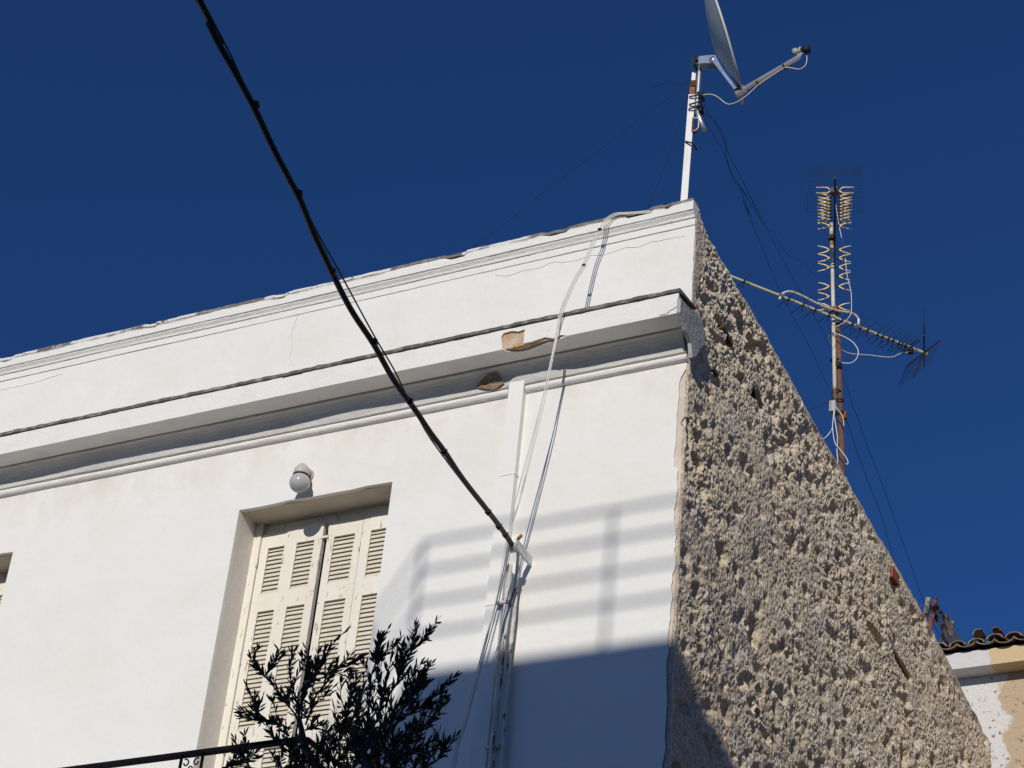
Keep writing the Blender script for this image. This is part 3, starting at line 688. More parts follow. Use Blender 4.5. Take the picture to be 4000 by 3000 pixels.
# bracket
BR = at(2074, 2196, 0.); TIP = at(2012, 2118, -.25)
BK = empty('cable_bracket', BR); tag(BK, 'white painted steel bracket arm sticking out of the wall holding the black cable', 'bracket')
bm_ = MB().bar(BR+Vector((0, .02, 0)), TIP, .014, .060); loc(bm_.build('arm', m_wsteel, BK), BK)
rg2 = MB().lathe(TIP+Vector((-.012, .01, -.028)), (1, .2, .1), [(-.022, .016), (-.022, .030), (.022, .030), (.022, .016), (-.022, .016)], 20); loc(rg2.build('ring_clamp', m_peel, BK), BK)
bl_ = MB().tube([TIP+Vector((.005, .02, .03)), TIP+Vector((.03, .02, .055))], .010, 8); loc(bl_.build('bolt', m_rust, BK), BK)

# ------------------------------------------------------------------ main black cable
cab = [(430, 0), (452, 50), (470, 90), (510, 160), (550, 235), (575, 288), (600, 340), (645, 425), (662, 465), (680, 510), (700, 552), (718, 590), (740, 635), (765, 680), (808, 745), (850, 820), (900, 890), (930, 935), (960, 975), (1000, 1035), (1055, 1105), (1085, 1145), (1107, 1178)]
cab = [(x*1.8083, y*1.8083) for x, y in cab]
def arc(pts):
    s = [0]
    for a, b_ in zip(pts, pts[1:]): s.append(s[-1]+math.dist(a, b_))
    return [v/s[-1] for v in s]
def persp(pts, y0, y1):
    """points on rays; depth varies so the real wire is straight: 1/t linear in the picture"""
    t0 = (y0-CAMP.y)/-CAMP.y; t1 = (y1-CAMP.y)/-CAMP.y; out = []
    for s, p_ in zip(arc(pts), pts):
        t = 1/((1-s)/t0+s/t1); out.append(at(*p_, CAMP.y+t*-CAMP.y))
    return out
def smooth_path(P_, k=4):
    out = []; n = len(P_)
    for i in range(n-1):
        p0, p1, p2_, p3 = P_[max(i-1, 0)], P_[i], P_[i+1], P_[min(i+2, n-1)]
        for j in range(k):
            t = j/k; out.append(.5*((2*p1)+(-p0+p2_)*t+(2*p0-5*p1+4*p2_-p3)*t*t+(-p0+3*p1-3*p2_+p3)*t**3))
    out.append(P_[-1]); return out
cp3 = persp(cab, -4.5, -.25)
d0 = (cp3[0]-cp3[-1]).normalized(); cp3 = [cp3[0]+d0*7+Vector((0, 0, .9)), cp3[0]+d0*3+Vector((0, 0, .2))]+cp3
CB = empty('overhead_cable', cp3[-1]); tag(CB, 'thick black overhead cable sagging across the sky down to the wall bracket', 'cable')
loc(MB().tube(smooth_path(cp3), .0155, 10).build('cable_bundle', m_cable, CB), CB)
tw = [(436, 0), (503, 130), (540, 210), (590, 315), (640, 412), (683, 498), (727, 576), (771, 657), (812, 732), (851, 798), (874, 845), (917, 927), (956, 984), (1010, 1055), (1055, 1110), (1085, 1145)]
tw3 = persp([(x*1.8083, y*1.8083) for x, y in tw], -4.5, -.3)
tw3 = [cp3[0]+(tw3[0]-cp3[2]), cp3[1]+(tw3[0]-cp3[2])]+tw3
loc(MB().tube(smooth_path(tw3, 3), .0045, 6).build('messenger_wire', m_cable, CB), CB)
for (x, y) in ((552, 228), (646, 420), (718, 588), (808, 740), (885, 868), (960, 977), (1055, 1107), (1078, 1138), (1092, 1156)):
    i = min(range(len(cab)), key=lambda k: math.dist(cab[k], (x*1.8083, y*1.8083))); i0 = max(0, i-1)
    p_ = at(x*1.8083, y*1.8083, persp([cab[0], (x*1.8083, y*1.8083), cab[-1]], -4.5, -.25)[1].y)
    dr = (cp3[min(i+3, len(cp3)-1)]-cp3[i+1]).normalized()
    loc(MB().tube([p_-dr*.018, p_+dr*.014], .0175, 8).tube([p_, p_+Vector((.022, -.008, .010))], .0035, 6).build('cable_tie', m_cable, CB), CB)
# tail of the cable dropping from the ring into the conduit
tl = [at(*cB(*p_), y) for p_, y in (((690, 250), -.25), ((735, 330), -.22), ((742, 420), -.17), ((735, 520), -.12), ((715, 700), -.09), ((690, 880), -.085), ((640, 1050), -.095), ((600, 1250), -.10), ((575, 1420), -.095))]
tl += [at(*c5(*p_), -.09) for p_ in ((395, 900), (372, 1150), (345, 1420), (325, 1659))]; tl.append(tl[-1]+Vector((0, 0, -2)))
loc(MB().tube(smooth_path(tl), .0105, 8).build('cable_tail', mat('paint_splashed_cable', (.58, .56, .52), .8, noise=[(14, (.12, .10, .09), .56, .62, (1, 1, .4))]), CB), CB)

# ------------------------------------------------------------------ white antenna cables over the parapet
base = [(c3(1800, 165), .06), (c3(1600, 225), -.03), (c3(1400, 245), -.055), (c3(1310, 250), -.06), (c3(1245, 285), -.075), (c3(1205, 340), -.10), (c3(1180, 390), -.12), (c3(1130, 470), -.15), (c3(1072, 618), -.20), (c3(1010, 720), -.29), (c3(945, 860), -.31), (c3(900, 985), -.30)]
sp3 = [[(868, 1130), (812, 1400), (770, 1600)], [(880, 1130), (825, 1400), (787, 1600)], [(873, 1140), (805, 1440), (752, 1659)]]
sp5 = [[(505, 40), (448, 220), (405, 400), (375, 590), (335, 760), (243, 1100), (165, 1400), (100, 1659)],
       [(522, 0), (455, 230), (432, 380), (398, 560), (355, 760), (262, 1100), (182, 1400), (118, 1659)],
       [(480, 60), (440, 260), (415, 420), (380, 600), (345, 740), (252, 1110), (172, 1420), (108, 1659)]]
for k in range(3):
    off = (k-1)*.006
    pts = [at(p_[0]+(k-1)*5, p_[1]+(k-1)*3, y-.004*k) for p_, y in base]
    pts += [at(*c3(*p_), -.30+.005*i) for i, p_ in enumerate(sp3[k])]
    ysl = [-.27, -.28, -.28, -.26, -.24, -.20, -.17, -.14]
    pts += [at(*c5(*p_), y-.006*k) for p_, y in zip(sp5[k], ysl)]
    pts = [Vector((-.16, .12, 10.285))]+pts+[pts[-1]+Vector((-.02, .05, -1.2)), pts[-1]+Vector((-.02, .05, -3.5))]
    o = MB().tube(smooth_path(pts), .0034, 6).build('antenna_cable', m_wcable, None)
    tag(o, ['leftmost strand of the white coax cables hanging from the parapet past the bracket', 'rightmost strand of the white coax cables hanging from the parapet past the bracket', 'middle strand of the white coax cables hanging from the parapet past the bracket'][k], 'cable', 'white coax cables hanging down the facade')
for (x, y, yy) in ((1185, 362, -.12), (1072, 620, -.205)):
    v = at(*c3(x, y), yy); o = MB().bar(v-Vector((.011, 0, .0)), v+Vector((.011, 0, 0)), .02, .011).build('cable_tie', m_black); tag(o, 'black tie round the white coax cables just below the parapet' if y < 500 else 'black tie round the white coax cables halfway between parapet and cornice', 'cable tie')

# ------------------------------------------------------------------ satellite dish on its mast
c1 = crop(2400, 0, .5123); cd = crop(2600, 150, .2411)
Y = .10
dm = empty('dish_mast', at(*c1(530, 1530), Y)); tag(dm, 'white square steel mast with rusty top standing on the parapet corner', 'mast')
pb, pt, pm = at(*c1(530, 1540), Y)-Vector((0, 0, .12)), at(*c1(608, 560), Y), at(*c1(600, 650), Y)
pr = at(*c1(592, 735), Y)
loc(MB().bar(pb, pr, .044, .044, (1, .35, 0)).build('mast_post', m_wsteel, dm), dm)
loc(MB().bar(pr, pm, .034, .034, (1, .3, 0)).build('rusty_section', m_rust, dm), dm)
loc(MB().bar(pm, pt, .026, .026, (1, .3, 0)).build('mast_tip', m_wsteel, dm), dm)
for (a, b_) in (((572, 738), (652, 720)), ((572, 797), (650, 775)), ((566, 832), (650, 805)), ((542, 1078), (597, 1092))):
    mb = MB(); pa, pb_ = at(*c1(*a), Y-.035), at(*c1(*b_), Y-.035)
    mb.bar(pa, pb_, .006, .010); mb.bar(pa+Vector((0, .07, 0)), pb_+Vector((0, .07, 0)), .006, .010)
    mb.bar(pa, pa+Vector((0, .07, 0)), .006, .010); mb.bar(pb_, pb_+Vector((0, .07, 0)), .006, .010)
    loc(mb.build('clamp_band', m_black, dm), dm)
for p_ in ((668, 735), (662, 840)):
    mb = MB(); v = at(*c1(*p_), Y); mb.bar(v+Vector((-.022, 0, .03)), v+Vector((.006, 0, -.022)), .05, .020); mb.tube([v+Vector((0, -.02, 0)), v+Vector((.03, -.03, .002))], .004, 6)
    loc(mb.build('clamp_jaw', m_black, dm), dm)
mb = MB().tube([at(*c1(p_[0], p_[1]), Y-.02) for p_ in ((600, 905), (630, 898), (645, 910), (640, 975), (625, 990), (598, 1000))], .0048, 6)
loc(mb.build('wire_loop', m_ycable, dm), dm)
v0, v1 = at(*c1(598, 900), Y-.01), at(*c1(596, 1010), Y-.01)
loc(MB().bar(v0, v1, .012, .012).bar(v1+Vector((.0, 0, 0)), v1+Vector((.035, 0, .0)), .02, .012).build('rusty_hook_plate', m_rust, dm), dm)
tie_ = MB()
for k in range(5):
    v = at(*c1(603, 632+k*9), Y); tie_.lathe(v, (.02, 0, 1), [(-.003, .022), (-.003, .027), (.003, .027), (.003, .022)], 10)
loc(tie_.build('wire_winding', m_rustpole, dm), dm)

DS = empty('satellite_dish', at(*c1(650, 500), Y)); tag(DS, 'grey offset satellite dish seen edge on with feed arm, clamped to the white mast', 'satellite dish')
tubep = [at(*c1(655, 470), Y), at(*c1(648, 560), Y), at(*c1(638, 700), Y), at(*c1(628, 820), Y), at(*c1(640, 880), Y), at(*c1(686, 990), Y)]
loc(MB().tube(tubep, .0165, 16).build('mounting_tube', m_galv, DS), DS)
nx = Vector((math.cos(R(16.5))*math.cos(R(14)), math.cos(R(16.5))*math.sin(R(14)), math.sin(R(16.5)))).normalized()
upd = (Vector((0, 0, 1))-nx*nx.z).normalized(); sid = nx.cross(upd)
lowp = at(*c1(962, 672), .06); RA, RB = .455, .42
cen = lowp+upd*RA
mb = MB(); vs = []; NR, NA = 10, 64
def dpt(rr_, a, off=0.):
    dep = -.070*(1-rr_**2)
    return cen+upd*(RA*rr_*math.cos(a))+sid*(RB*rr_*math.sin(a))+nx*(dep+off)
for o_ in (0., -.004):
    for i in range(NR+1):
        for j in range(NA): vs.append(dpt(max(i/NR, .001), 2*math.pi*j/NA, o_))
fs = []
for s_ in (0, 1):
    b0 = s_*(NR+1)*NA
    fs += [(b0+i*NA+j, b0+i*NA+(j+1) % NA, b0+(i+1)*NA+(j+1) % NA, b0+(i+1)*NA+j) for i in range(NR) for j in range(NA)]
mb.add(vs, fs, True)
loc(mb.build('reflector', m_dish, DS), DS)
rim = MB().tube([dpt(1.0, 2*math.pi*j/NA)+nx*.000 for j in range(NA+1)], .0085, 8, caps=False)
loc(rim.build('rim', mat('dish_rim', (.62, .61, .56), .5), DS), DS)
piv = at(*c1(765, 478), .07)
br = MB()
tb = at(*c1(655, 490), .08)
for dy in (-.032, .032):
    a = tb+Vector((-.0, dy, .0)); 
    pl_ = [(a.x+.005, a.z+.034), (piv.x-.01, piv.z+.045), (piv.x+.025, piv.z+.03), (piv.x+.03, piv.z-.01), (piv.x+.012, piv.z-.033), (a.x+.005, a.z-.03)]
    br.plate([pl_], .07+dy-.002, .07+dy+.002, lambda u, v, d: (u, d, v))
br.box((tb.x+.012, .04, tb.z-.034), (piv.x+.01, .10, tb.z-.029))
loc(br.build('elevation_bracket', m_blue, DS), DS)
el = MB().lathe(Vector((piv.x, .037-.002, piv.z)), (0, -1, 0), [(0, .026), (.004, .026), (.004, .014), (.008, .012), (.008, .001)], 20); loc(el.build('pivot_bolt', m_chrome, DS), DS)
for dz in (.024, -.022):
    for dy in (-.034, .034):
        ub = MB().tube([Vector((tb.x-.055, .08+dy, tb.z+dz)), Vector((tb.x+.05, .08+dy, tb.z+dz+.004))], .0032, 6)
        loc(ub.build('u_bolt', m_galv, DS), DS)
loc(MB().box((tb.x-.034, .03, tb.z-.035), (tb.x-.018, .13, tb.z+.045)).build('saddle_clamp', m_black, DS), DS)
armlo = at(*c1(930, 702), .06)
ba = MB()
topc = piv+Vector((.01, 0, .0))
pl_ = [(piv.x-.004, piv.z-.02), (piv.x+.03, piv.z+.02), (piv.x+.05, piv.z+.0)]
lowc = armlo
cb = cen-upd*.02-nx*.085
pl_ = [(topc.x-.014, topc.z-.012), (topc.x+.02, topc.z+.036), (dpt(.2, math.pi).x-.002, dpt(.2, math.pi).z), (dpt(.6, math.pi).x-.002, dpt(.6, math.pi).z), (dpt(.93, math.pi).x-.004, dpt(.93, math.pi).z), (lowc.x+.022, lowc.z+.012), (lowc.x-.004, lowc.z+.0)]
for dy in (-.03, .03): ba.plate([pl_], .06+dy-.0015, .06+dy+.0015, lambda u, v, d: (u, d, v))
ba.add([(topc.x-.014, .03, topc.z-.012), (topc.x-.014, .09, topc.z-.012), (lowc.x-.004, .09, lowc.z), (lowc.x-.004, .03, lowc.z)], [(0, 1, 2, 3)])
loc(ba.build('back_bracket', m_blue, DS), DS)
for p_ in ((798, 428), (892, 570), (905, 600), (935, 655), (950, 665)):
    v = at(*c1(*p_), .025); loc(MB().tube([v, v+nx*.02], .006, 8).build('fixing_bolt', m_black, DS), DS)
a0 = at(*c1(930, 712), .06); a1 = at(*c1(1412, 432), .06)
loc(MB().bar(a0+(a1-a0)*.08, a1, .022, .022, (0, 1, 0)).build('feed_arm', m_chrome, DS), DS)
loc(MB().bar(a0-(a1-a0)*.01, a0+(a1-a0)*.14, .045, .030, (0, 1, 0)).build('arm_socket', m_chrome, DS), DS)
for p_ in ((1092, 638), (1293, 510)):
    v = at(*c1(*p_), .06); t = (a1-a0).normalized(); loc(MB().bar(v-t*.008, v+t*.008, .028, .030, (0, 1, 0)).build('arm_strap', m_black, DS), DS)
ln = at(*c1(1420, 388), .06); tdish = (cen-ln).normalized(); tdish = Vector((-1, .0, .04)).normalized()
lb = MB().lathe(ln, tdish, [(.050, .001), (.050, .026), (.030, .028), (.022, .020), (.006, .018), (.006, .028), (-.006, .028), (-.006, .016)], 20); lbo = loc(lb.build('feed_horn', mat('lnb_grey', (.36, .36, .35), .5), DS), DS)
lb = MB().lathe(ln, tdish, [(-.006, .001), (-.006, .022), (-.030, .024), (-.034, .030), (-.058, .030), (-.060, .001)], 20); loc(lb.build('converter_body', m_black, DS), DS)
hb = MB().bar(a1+Vector((-.01, 0, -.005)), ln+Vector((.012, 0, -.005)), .03, .014, (0, 1, 0)); loc(hb.build('horn_holder', m_galv, DS), DS)
cx_ = [at(*c1(*p_), .05) for p_ in ((1467, 425), (1466, 470), (1450, 505), (1410, 527), (1360, 520), (1310, 514), (1290, 520), (1180, 590), (1095, 650), (1050, 690), (1000, 735), (940, 775), (880, 795), (845, 785), (810, 757), (780, 735), (740, 720), (700, 720), (675, 724))]
loc(MB().tube(smooth_path(cx_), .0034, 6).build('feed_cable', m_ycable, DS), DS)

# ------------------------------------------------------------------ antenna mast behind the gable
MX = -.5
AM = empty('antenna_mast', Vector((-.50, 4.22, 9.6))); tag(AM, 'tall rusty brown antenna pole with a peeling cream pipe strapped alongside, behind the gable', 'mast')
MY = 4.2
cg = crop(3100, 1250, .392); ch = crop(3100, 900, .2713); ct = crop(3100, 600, .2411)
brn = [at(3272, 1262, MY), at(3278, 1450, MY), at(3284, 1650, MY), at(3290, 1860, MY)]
brn.append(brn[-1]+Vector((.0, 0, -1.4)))
loc(MB().tube(brn, [.024, .024, .025, .026, .026], 14).build('brown_pole', m_rustpole, AM), AM)
lp = [at(3247, 872, MY-.05), at(3252, 1060, MY-.05), at(3256, 1262, MY-.05), at(3259, 1420, MY-.05), at(3262, 1572, MY-.05)]
loc(MB().tube(lp, .0165, 12).build('cream_pipe', m_lpipe, AM), AM)
for p_ in ((435, 440), (435, 452), (436, 462), (440, 475), (410, 135), (410, 400), (430, 715), (455, 805), (462, 930)):
    v = at(*cg(*p_), MY-.02); loc(MB().lathe(v, (.02, 0, 1), [(-.004, .026), (-.004, .040), (.004, .040), (.004, .026)], 14).build('wire_binding', m_wire, AM), AM)
v = at(*cg(398, 862), MY-.08)
JB = MB().box((v.x-.03, v.y-.02, v.z-.05), (v.x+.022, v.y+.03, v.z+.05)); loc(JB.build('junction_box', mat('grey_box', (.42, .42, .43), .6), AM), AM)
loc(MB().box((v.x-.032, v.y-.022, v.z+.05), (v.x+.024, v.y+.032, v.z+.062)).box((v.x-.015, v.y-.02, v.z-.07), (v.x+.024, v.y+.03, v.z-.05)).build('box_lid', m_black, AM), AM)
v = at(*cg(505, 955), MY); loc(MB().box((v.x-.03, v.y-.02, v.z-.03), (v.x+.02, v.y+.02, v.z+.03)).build('pole_clamp', m_rust, AM), AM)

# --- long horizontal yagi
ZB = at(3255, 1238, MY-.1).z
bA, bB = atz(2857, 1080, ZB), atz(3622, 1383, ZB)
bd = (bB-bA).normalized(); bA2 = bA-bd*.35; ed = Vector((bd.y, -bd.x, 0))
YG = empty('long_yagi_antenna', atz(3255, 1238, ZB)); tag(YG, 'long slanting cream boom aerial with many thin dark rods and a grid reflector', 'antenna')
loc(MB().bar(bA2, bB, .017, .017).build('boom', m_boom, YG), YG)
def onboom(px): 
    lo, hi = 0., 1.
    for _ in range(40):
        m_ = (lo+hi)/2; p_ = bA2.lerp(bB, m_)-CAMP; X_ = 2000+FPX*p_.dot(RT)/p_.dot(FW)
        if X_ < px: lo = m_
        else: hi = m_
    return bA2.lerp(bB, lo)
ex = [2800+x*.7834 for x in (135, 357, 430, 490)]+[3100+x*.392 for x in (350, 480, 580, 665, 735, 835, 885, 945, 990, 1050, 1078, 1115)]
hl = [.17]*4+[.17]*12
for px, L_ in zip(ex, hl):
    p_ = onboom(px); e = MB()
    e.tube([p_-ed*L_+Vector((0, 0, .014)), p_+ed*L_+Vector((0, 0, .014))], .0028, 5)
    e.tube([p_-ed*.02+Vector((0, 0, -.05)), p_+ed*.0+Vector((0, 0, .02))], .005, 5); e.bar(p_-bd*.009, p_+bd*.009, .021, .023)
    e.tube([p_+Vector((0, 0, -.012)), p_+ed*.05+bd*.03+Vector((0, 0, -.04))], .003, 5)
    loc(e.build('director_rod', m_wire, YG), YG)
sup = [at(*c2(*p_), MY-.12) for p_ in ((312, 728), (322, 705), (340, 692), (365, 688), (400, 698), (450, 722), (520, 757), (600, 782), (655, 792), (682, 800), (700, 815), (708, 835), (703, 862))]
pA, pB = onboom(2800+318*.7834), onboom(2800+703*.7834)
for i, p_ in enumerate(sup):     # keep the brace in the vertical plane of the boom
    px, py = [(312, 728), (322, 705), (340, 692), (365, 688), (400, 698), (450, 722), (520, 757), (600, 782), (655, 792), (682, 800), (700, 815), (708, 835), (703, 862)][i]
    nrm = Vector((bd.y, -bd.x, 0)); d_ = ray(*c2(px, py)); t_ = (bA-CAMP).dot(nrm)/d_.dot(nrm); sup[i] = CAMP+d_*t_
loc(MB().tube(smooth_path(sup, 3), .0105, 10).build('boom_brace', mat('pale_tube', (.74, .70, .60), .4, .3), YG), YG)
for p_ in (pA, pB): loc(MB().bar(p_-bd*.03+Vector((0, 0, .004)), p_+bd*.03+Vector((0, 0, .004)), .026, .026).build('brace_foot', m_galv, YG), YG)
v = at(*ch(575, 1150), MY-.06); loc(MB().box((v.x-.035, v.y-.03, v.z-.02), (v.x+.04, v.y+.05, v.z+.02)).build('mast_clamp', m_rust, YG), YG)
rf = MB(); ap = onboom(3100+1300*.392)
for s_ in (1, -1):
    if s_ == 1: fd = (Vector((0, 0, 1))*.96+bd*.02)
    else: fd = (-bd*.35+Vector((0, 0, -1))*.93)
    vh = Vector((ap.x-CAMP.x, ap.y-CAMP.y, 0)).normalized() if s_ == 1 else ed
    for k in (-.24, -.02, .2): rf.bar(ap+fd*.0+vh*k, ap+fd*.30+vh*k, .004, .004)
    for k in range(9): rf.tube([ap+fd*(.01+.033*k)-vh*.26, ap+fd*(.01+.033*k)+vh*.22], .0015, 5)
    rf.bar(ap-vh*.26, ap+vh*.22, .010, .010); rf.bar(ap, ap+fd*.32, .012, .012)
loc(rf.build('reflector_grid', m_wire, YG), YG)
dp = onboom(3100+1165*.392); loc(MB().tube([dp-ed*.12+Vector((0, 0, .03)), dp+ed*.12+Vector((0, 0, .03)), dp+ed*.12+Vector((0, 0, -.0)), dp-ed*.12, dp-ed*.12+Vector((0, 0, .03))], .005, 6).box((dp.x-.02, dp.y-.02, dp.z-.06), (dp.x+.02, dp.y+.02, dp.z+.0)).build('dipole_box', m_black, YG), YG)

# --- multi-director antenna seen along its boom
ZA = at(3258, 930, MY-.1).z
uA, uB = atz(3262, 695, ZA), atz(3257, 1250, ZA); ud = (uB-uA).normalized(); ue = Vector((ud.y, -ud.x, 0))
UA = empty('director_array_antenna', atz(3258, 930, ZA)); tag(UA, 'antenna with golden swept directors and mesh reflector on top of the rusty pole', 'antenna')
loc(MB().bar(uA, uB, .017, .017).build('boom', m_wire, UA), UA)
def onu(py):
    lo, hi = 0., 1.
    for _ in range(40):
        m_ = (lo+hi)/2; p_ = uA.lerp(uB, m_)-CAMP; Y_ = 1500-FPX*p_.dot(UP)/p_.dot(FW)
        if Y_ < py: lo = m_
        else: hi = m_
    return uA.lerp(uB, lo)
ued = ue if ue.dot(RT) > 0 else -ue
rows = [768, 783, 796, 809, 821, 834, 847, 860, 882]+[976, 1008, 1044, 1079, 1119, 1158, 1198]
for i, py in enumerate(rows):
    p_ = onu(py); e = MB(); lw = i >= 9
    e.tube([p_-ued*(.06 if lw else .05), p_+ued*(.06 if lw else .05)], .003, 5)
    loc(e.build('cross_bar', m_wire, UA), UA)
    for s_ in (-1, 1):
        if py == 1079 and s_ < 0 or py == 1158 and s_ > 0: continue
        g = MB()
        for v_ in (-1, 1):
            h_ = .043 if lw else .036
            p1 = p_+ued*s_*.038; p2_ = p_+ued*s_*.082+Vector((0, 0, v_*h_*.62)); p3 = p_+ued*s_*.142+Vector((0, 0, v_*h_))
            g.tube([p1, p2_, p3], [.0075, .0055, .0036], 6)
        loc(g.build('swept_director', m_gold, UA), UA)
        loc(MB().box((p1.x-.006, p1.y-.006, p1.z-.011), (p1.x+.006, p1.y+.006, p1.z+.011)).build('insulator', m_black, UA), UA)
dp = onu(745)
for s_ in (-1, 1):
    g = MB()
    for dz in (.035, -.025):
        g.tube([dp+ued*s_*.035+Vector((0, 0, .0)), dp+ued*s_*.062+Vector((0, 0, dz)), dp+ued*s_*.155+Vector((0, 0, dz))], .0062, 6)
    loc(g.build('folded_dipole', m_gold, UA), UA)
loc(MB().box((dp.x-.035, dp.y-.03, dp.z-.03), (dp.x+.03, dp.y+.03, dp.z+.02)).build('dipole_box', mat('dark_grey_box', (.10, .095, .09), .6), UA), UA)
g = MB()
for s_ in (1, -1):
    fd = (ud*.5+Vector((0, 0, s_))*.82).normalized()
    for k in range(9): g.tube([uA+fd*(.03+k*.031)-ued*.222, uA+fd*(.03+k*.031)-ued*0, uA+fd*(.03+k*.031)+ued*.222], .0011, 5)
    for k in (-.222, -.13, .13, .222): g.tube([uA+fd*.02+ued*k, uA+fd*.29+ued*k], .0013, 5)
loc(g.build('mesh_reflector', m_wire, UA), UA)
v = at(*ch(548, 100), MY-.07); loc(MB().box((v.x-.03, v.y-.02, v.z-.02), (v.x+.03, v.y+.03, v.z+.02)).build('boom_clamp', m_black, UA), UA)

# --- coax on the antenna mast
def px_tube(name, label, cat, pts, y, r_, m, group=None, k=4):
    P_ = [at(*p_, y if not hasattr(y, '__len__') else y[0]+(y[1]-y[0])*i/(len(pts)-1)) for i, p_ in enumerate(pts)]
    o = MB().tube(smooth_path(P_, k), r_, 6).build(name, m); tag(o, label, cat, group); return o
GC = 'pale coax leads tied to the antenna pole'
px_tube('coax_lead', 'straight pale lead running down beside the golden director rows to the slanting boom', 'cable', [ct(668, 730), ct(690, 870), ct(740, 1180), ct(790, 1420), ct(830, 1640), ch(770, 640), ch(822, 860), ch(833, 1000), ch(830, 1180), ch(790, 1260), ch(720, 1330), ch(620, 1380), ch(545, 1410)], MY-.12, .0032, m_wcable, GC)
px_tube('coax_lead', 'looping pale lead circling the pole and reaching the grid reflector end', 'cable', [cg(400, 125), cg(365, 145), cg(345, 175), cg(355, 215), cg(400, 260), cg(470, 295), cg(550, 330), cg(645, 342), cg(760, 350), cg(900, 368), cg(990, 368), cg(1040, 345), cg(1085, 328), cg(1150, 322)], (MY-.1, MY+1.2), .0042, m_wcable, GC)
px_tube('coax_lead', 'rounded pale lead bulging out right of the pole below the slanting boom', 'cable', [cg(385, 115), cg(430, 135), cg(500, 165), cg(570, 205), cg(615, 250), cg(642, 300), cg(642, 350), cg(615, 400), cg(570, 428), cg(520, 430), cg(480, 425)], MY-.1, .0042, m_wcable, GC)
px_tube('coax_lead', 'white lead from the junction box sweeping left behind the gable edge', 'cable', [cg(402, 905), cg(395, 970), cg(390, 1050), cg(378, 1095), cg(340, 1150), cg(300, 1182), cg(265, 1180), cg(240, 1160)], MY-.1, .0045, m_wcable, GC)
px_tube('coax_lead', 'cream lead bowing across the brown pole below the junction box', 'cable', [cg(412, 860), cg(440, 890), cg(470, 930), cg(495, 990), cg(500, 1060)], MY-.14, .004, m_ycable, GC)
px_tube('coax_lead', 'pinkish lead hanging straight down left of the brown pole', 'cable', [cg(408, 900), cg(408, 970), cg(425, 1080), cg(438, 1180), cg(432, 1300), cg(440, 1400), cg(436, 1520)], MY-.1, .0042, m_wcable, GC)
px_tube('coax_lead', 'white lead curling to a loose end right of the pole foot', 'cable', [cg(405, 930), cg(388, 1040), cg(395, 1140), cg(415, 1230), cg(455, 1280), cg(510, 1350), cg(538, 1400), cg(540, 1435), cg(515, 1432)], MY-.12, .0038, m_wcable, GC)

# --- thin guy wires
GW = 'thin guy wires in the sky'
W_ = [((c1(590, 590), c1(540, 640), c1(470, 700), c1(380, 770), c1(200, 900), c1(0, 1060), c3(905, 0), c3(780, 90), c3(600, 240), c3(440, 370), c3(270, 490)), (.1, .4), 'long guy wire running down left from the dish mast to the parapet'),
      ((c1(590, 670), c1(560, 740), c1(520, 820), c1(495, 940), c1(430, 1130), c1(345, 1370), c1(255, 1590)), (.1, .4), 'short steep guy wire left of the dish mast'),
      ((c1(585, 590), c1(520, 650), c1(480, 632), c1(420, 632), c1(330, 650), c1(290, 672), c1(262, 655), c1(240, 635)), (.1, .2), 'loose wavy wire end hanging left of the dish mast'),
      ((c1(678, 765), c1(715, 860), c1(770, 940), c1(820, 1040), c1(852, 1130), c1(850, 1190), c1(880, 1300), c1(920, 1390), c1(975, 1480), c1(1040, 1659), c2(130, 230), c2(205, 420), c2(250, 530), c2(320, 700), c2(370, 800), c2(430, 900), c2(480, 1000), c2(530, 1110), c2(580, 1225)), (.1, 4.2), 'guy wire from the dish mast to the junction box of the rusty pole'),
      ((c1(680, 860), c1(760, 920), c1(810, 980), c1(850, 1075), c1(862, 1150), c1(920, 1270), c1(985, 1390), c1(1030, 1490), c1(1110, 1659), c2(160, 200), c2(235, 345), c2(310, 490), c2(400, 660), c2(480, 800), c2(570, 965)), (.1, 4.2), 'guy wire from the dish mast ending at the pole under the slanting boom'),
      ((c1(680, 900), c1(750, 1020), c1(830, 1150), c1(870, 1250), c1(900, 1340), c1(960, 1420), c1(1020, 1510), c2(105, 150), c2(205, 310), c2(245, 365), c2(285, 395), c2(330, 480), c2(380, 520), c2(425, 535), c2(480, 600), c2(510, 650), c2(560, 740)), (.1, 4.2), 'kinked guy wire wandering from the dish mast to the golden directors'),
      ((cg(485, 560), cg(540, 690), cg(590, 850), cg(650, 1010), cg(740, 1270), cg(830, 1500), cg(890, 1659), c6(1180, 810), c6(1225, 940), c6(1290, 1080), c6(1310, 1130)), (4.2, 7.6), 'right hand guy wire from the rusty pole to the timber frame'),
      ((cg(520, 980), cg(560, 1080), cg(592, 1190), cg(640, 1340), cg(700, 1500), cg(760, 1659), c6(1040, 560), c6(1085, 720), c6(1110, 800)), (4.2, 6.2), 'guy wire closer to the gable, left of the one to the timber frame'),
      ((cg(370, 815), cg(300, 840), cg(220, 875), cg(120, 900)), (4.1, 2.2), 'faint wire from the junction box left to the gable edge')]
for pts, yy, lb in W_:
    P_ = persp(list(pts), *yy); o = MB().tube(smooth_path(P_, 2), .0018 if yy[0] < 3 else .0024, 5).build('guy_wire', m_wire); tag(o, lb, 'wire', GW)

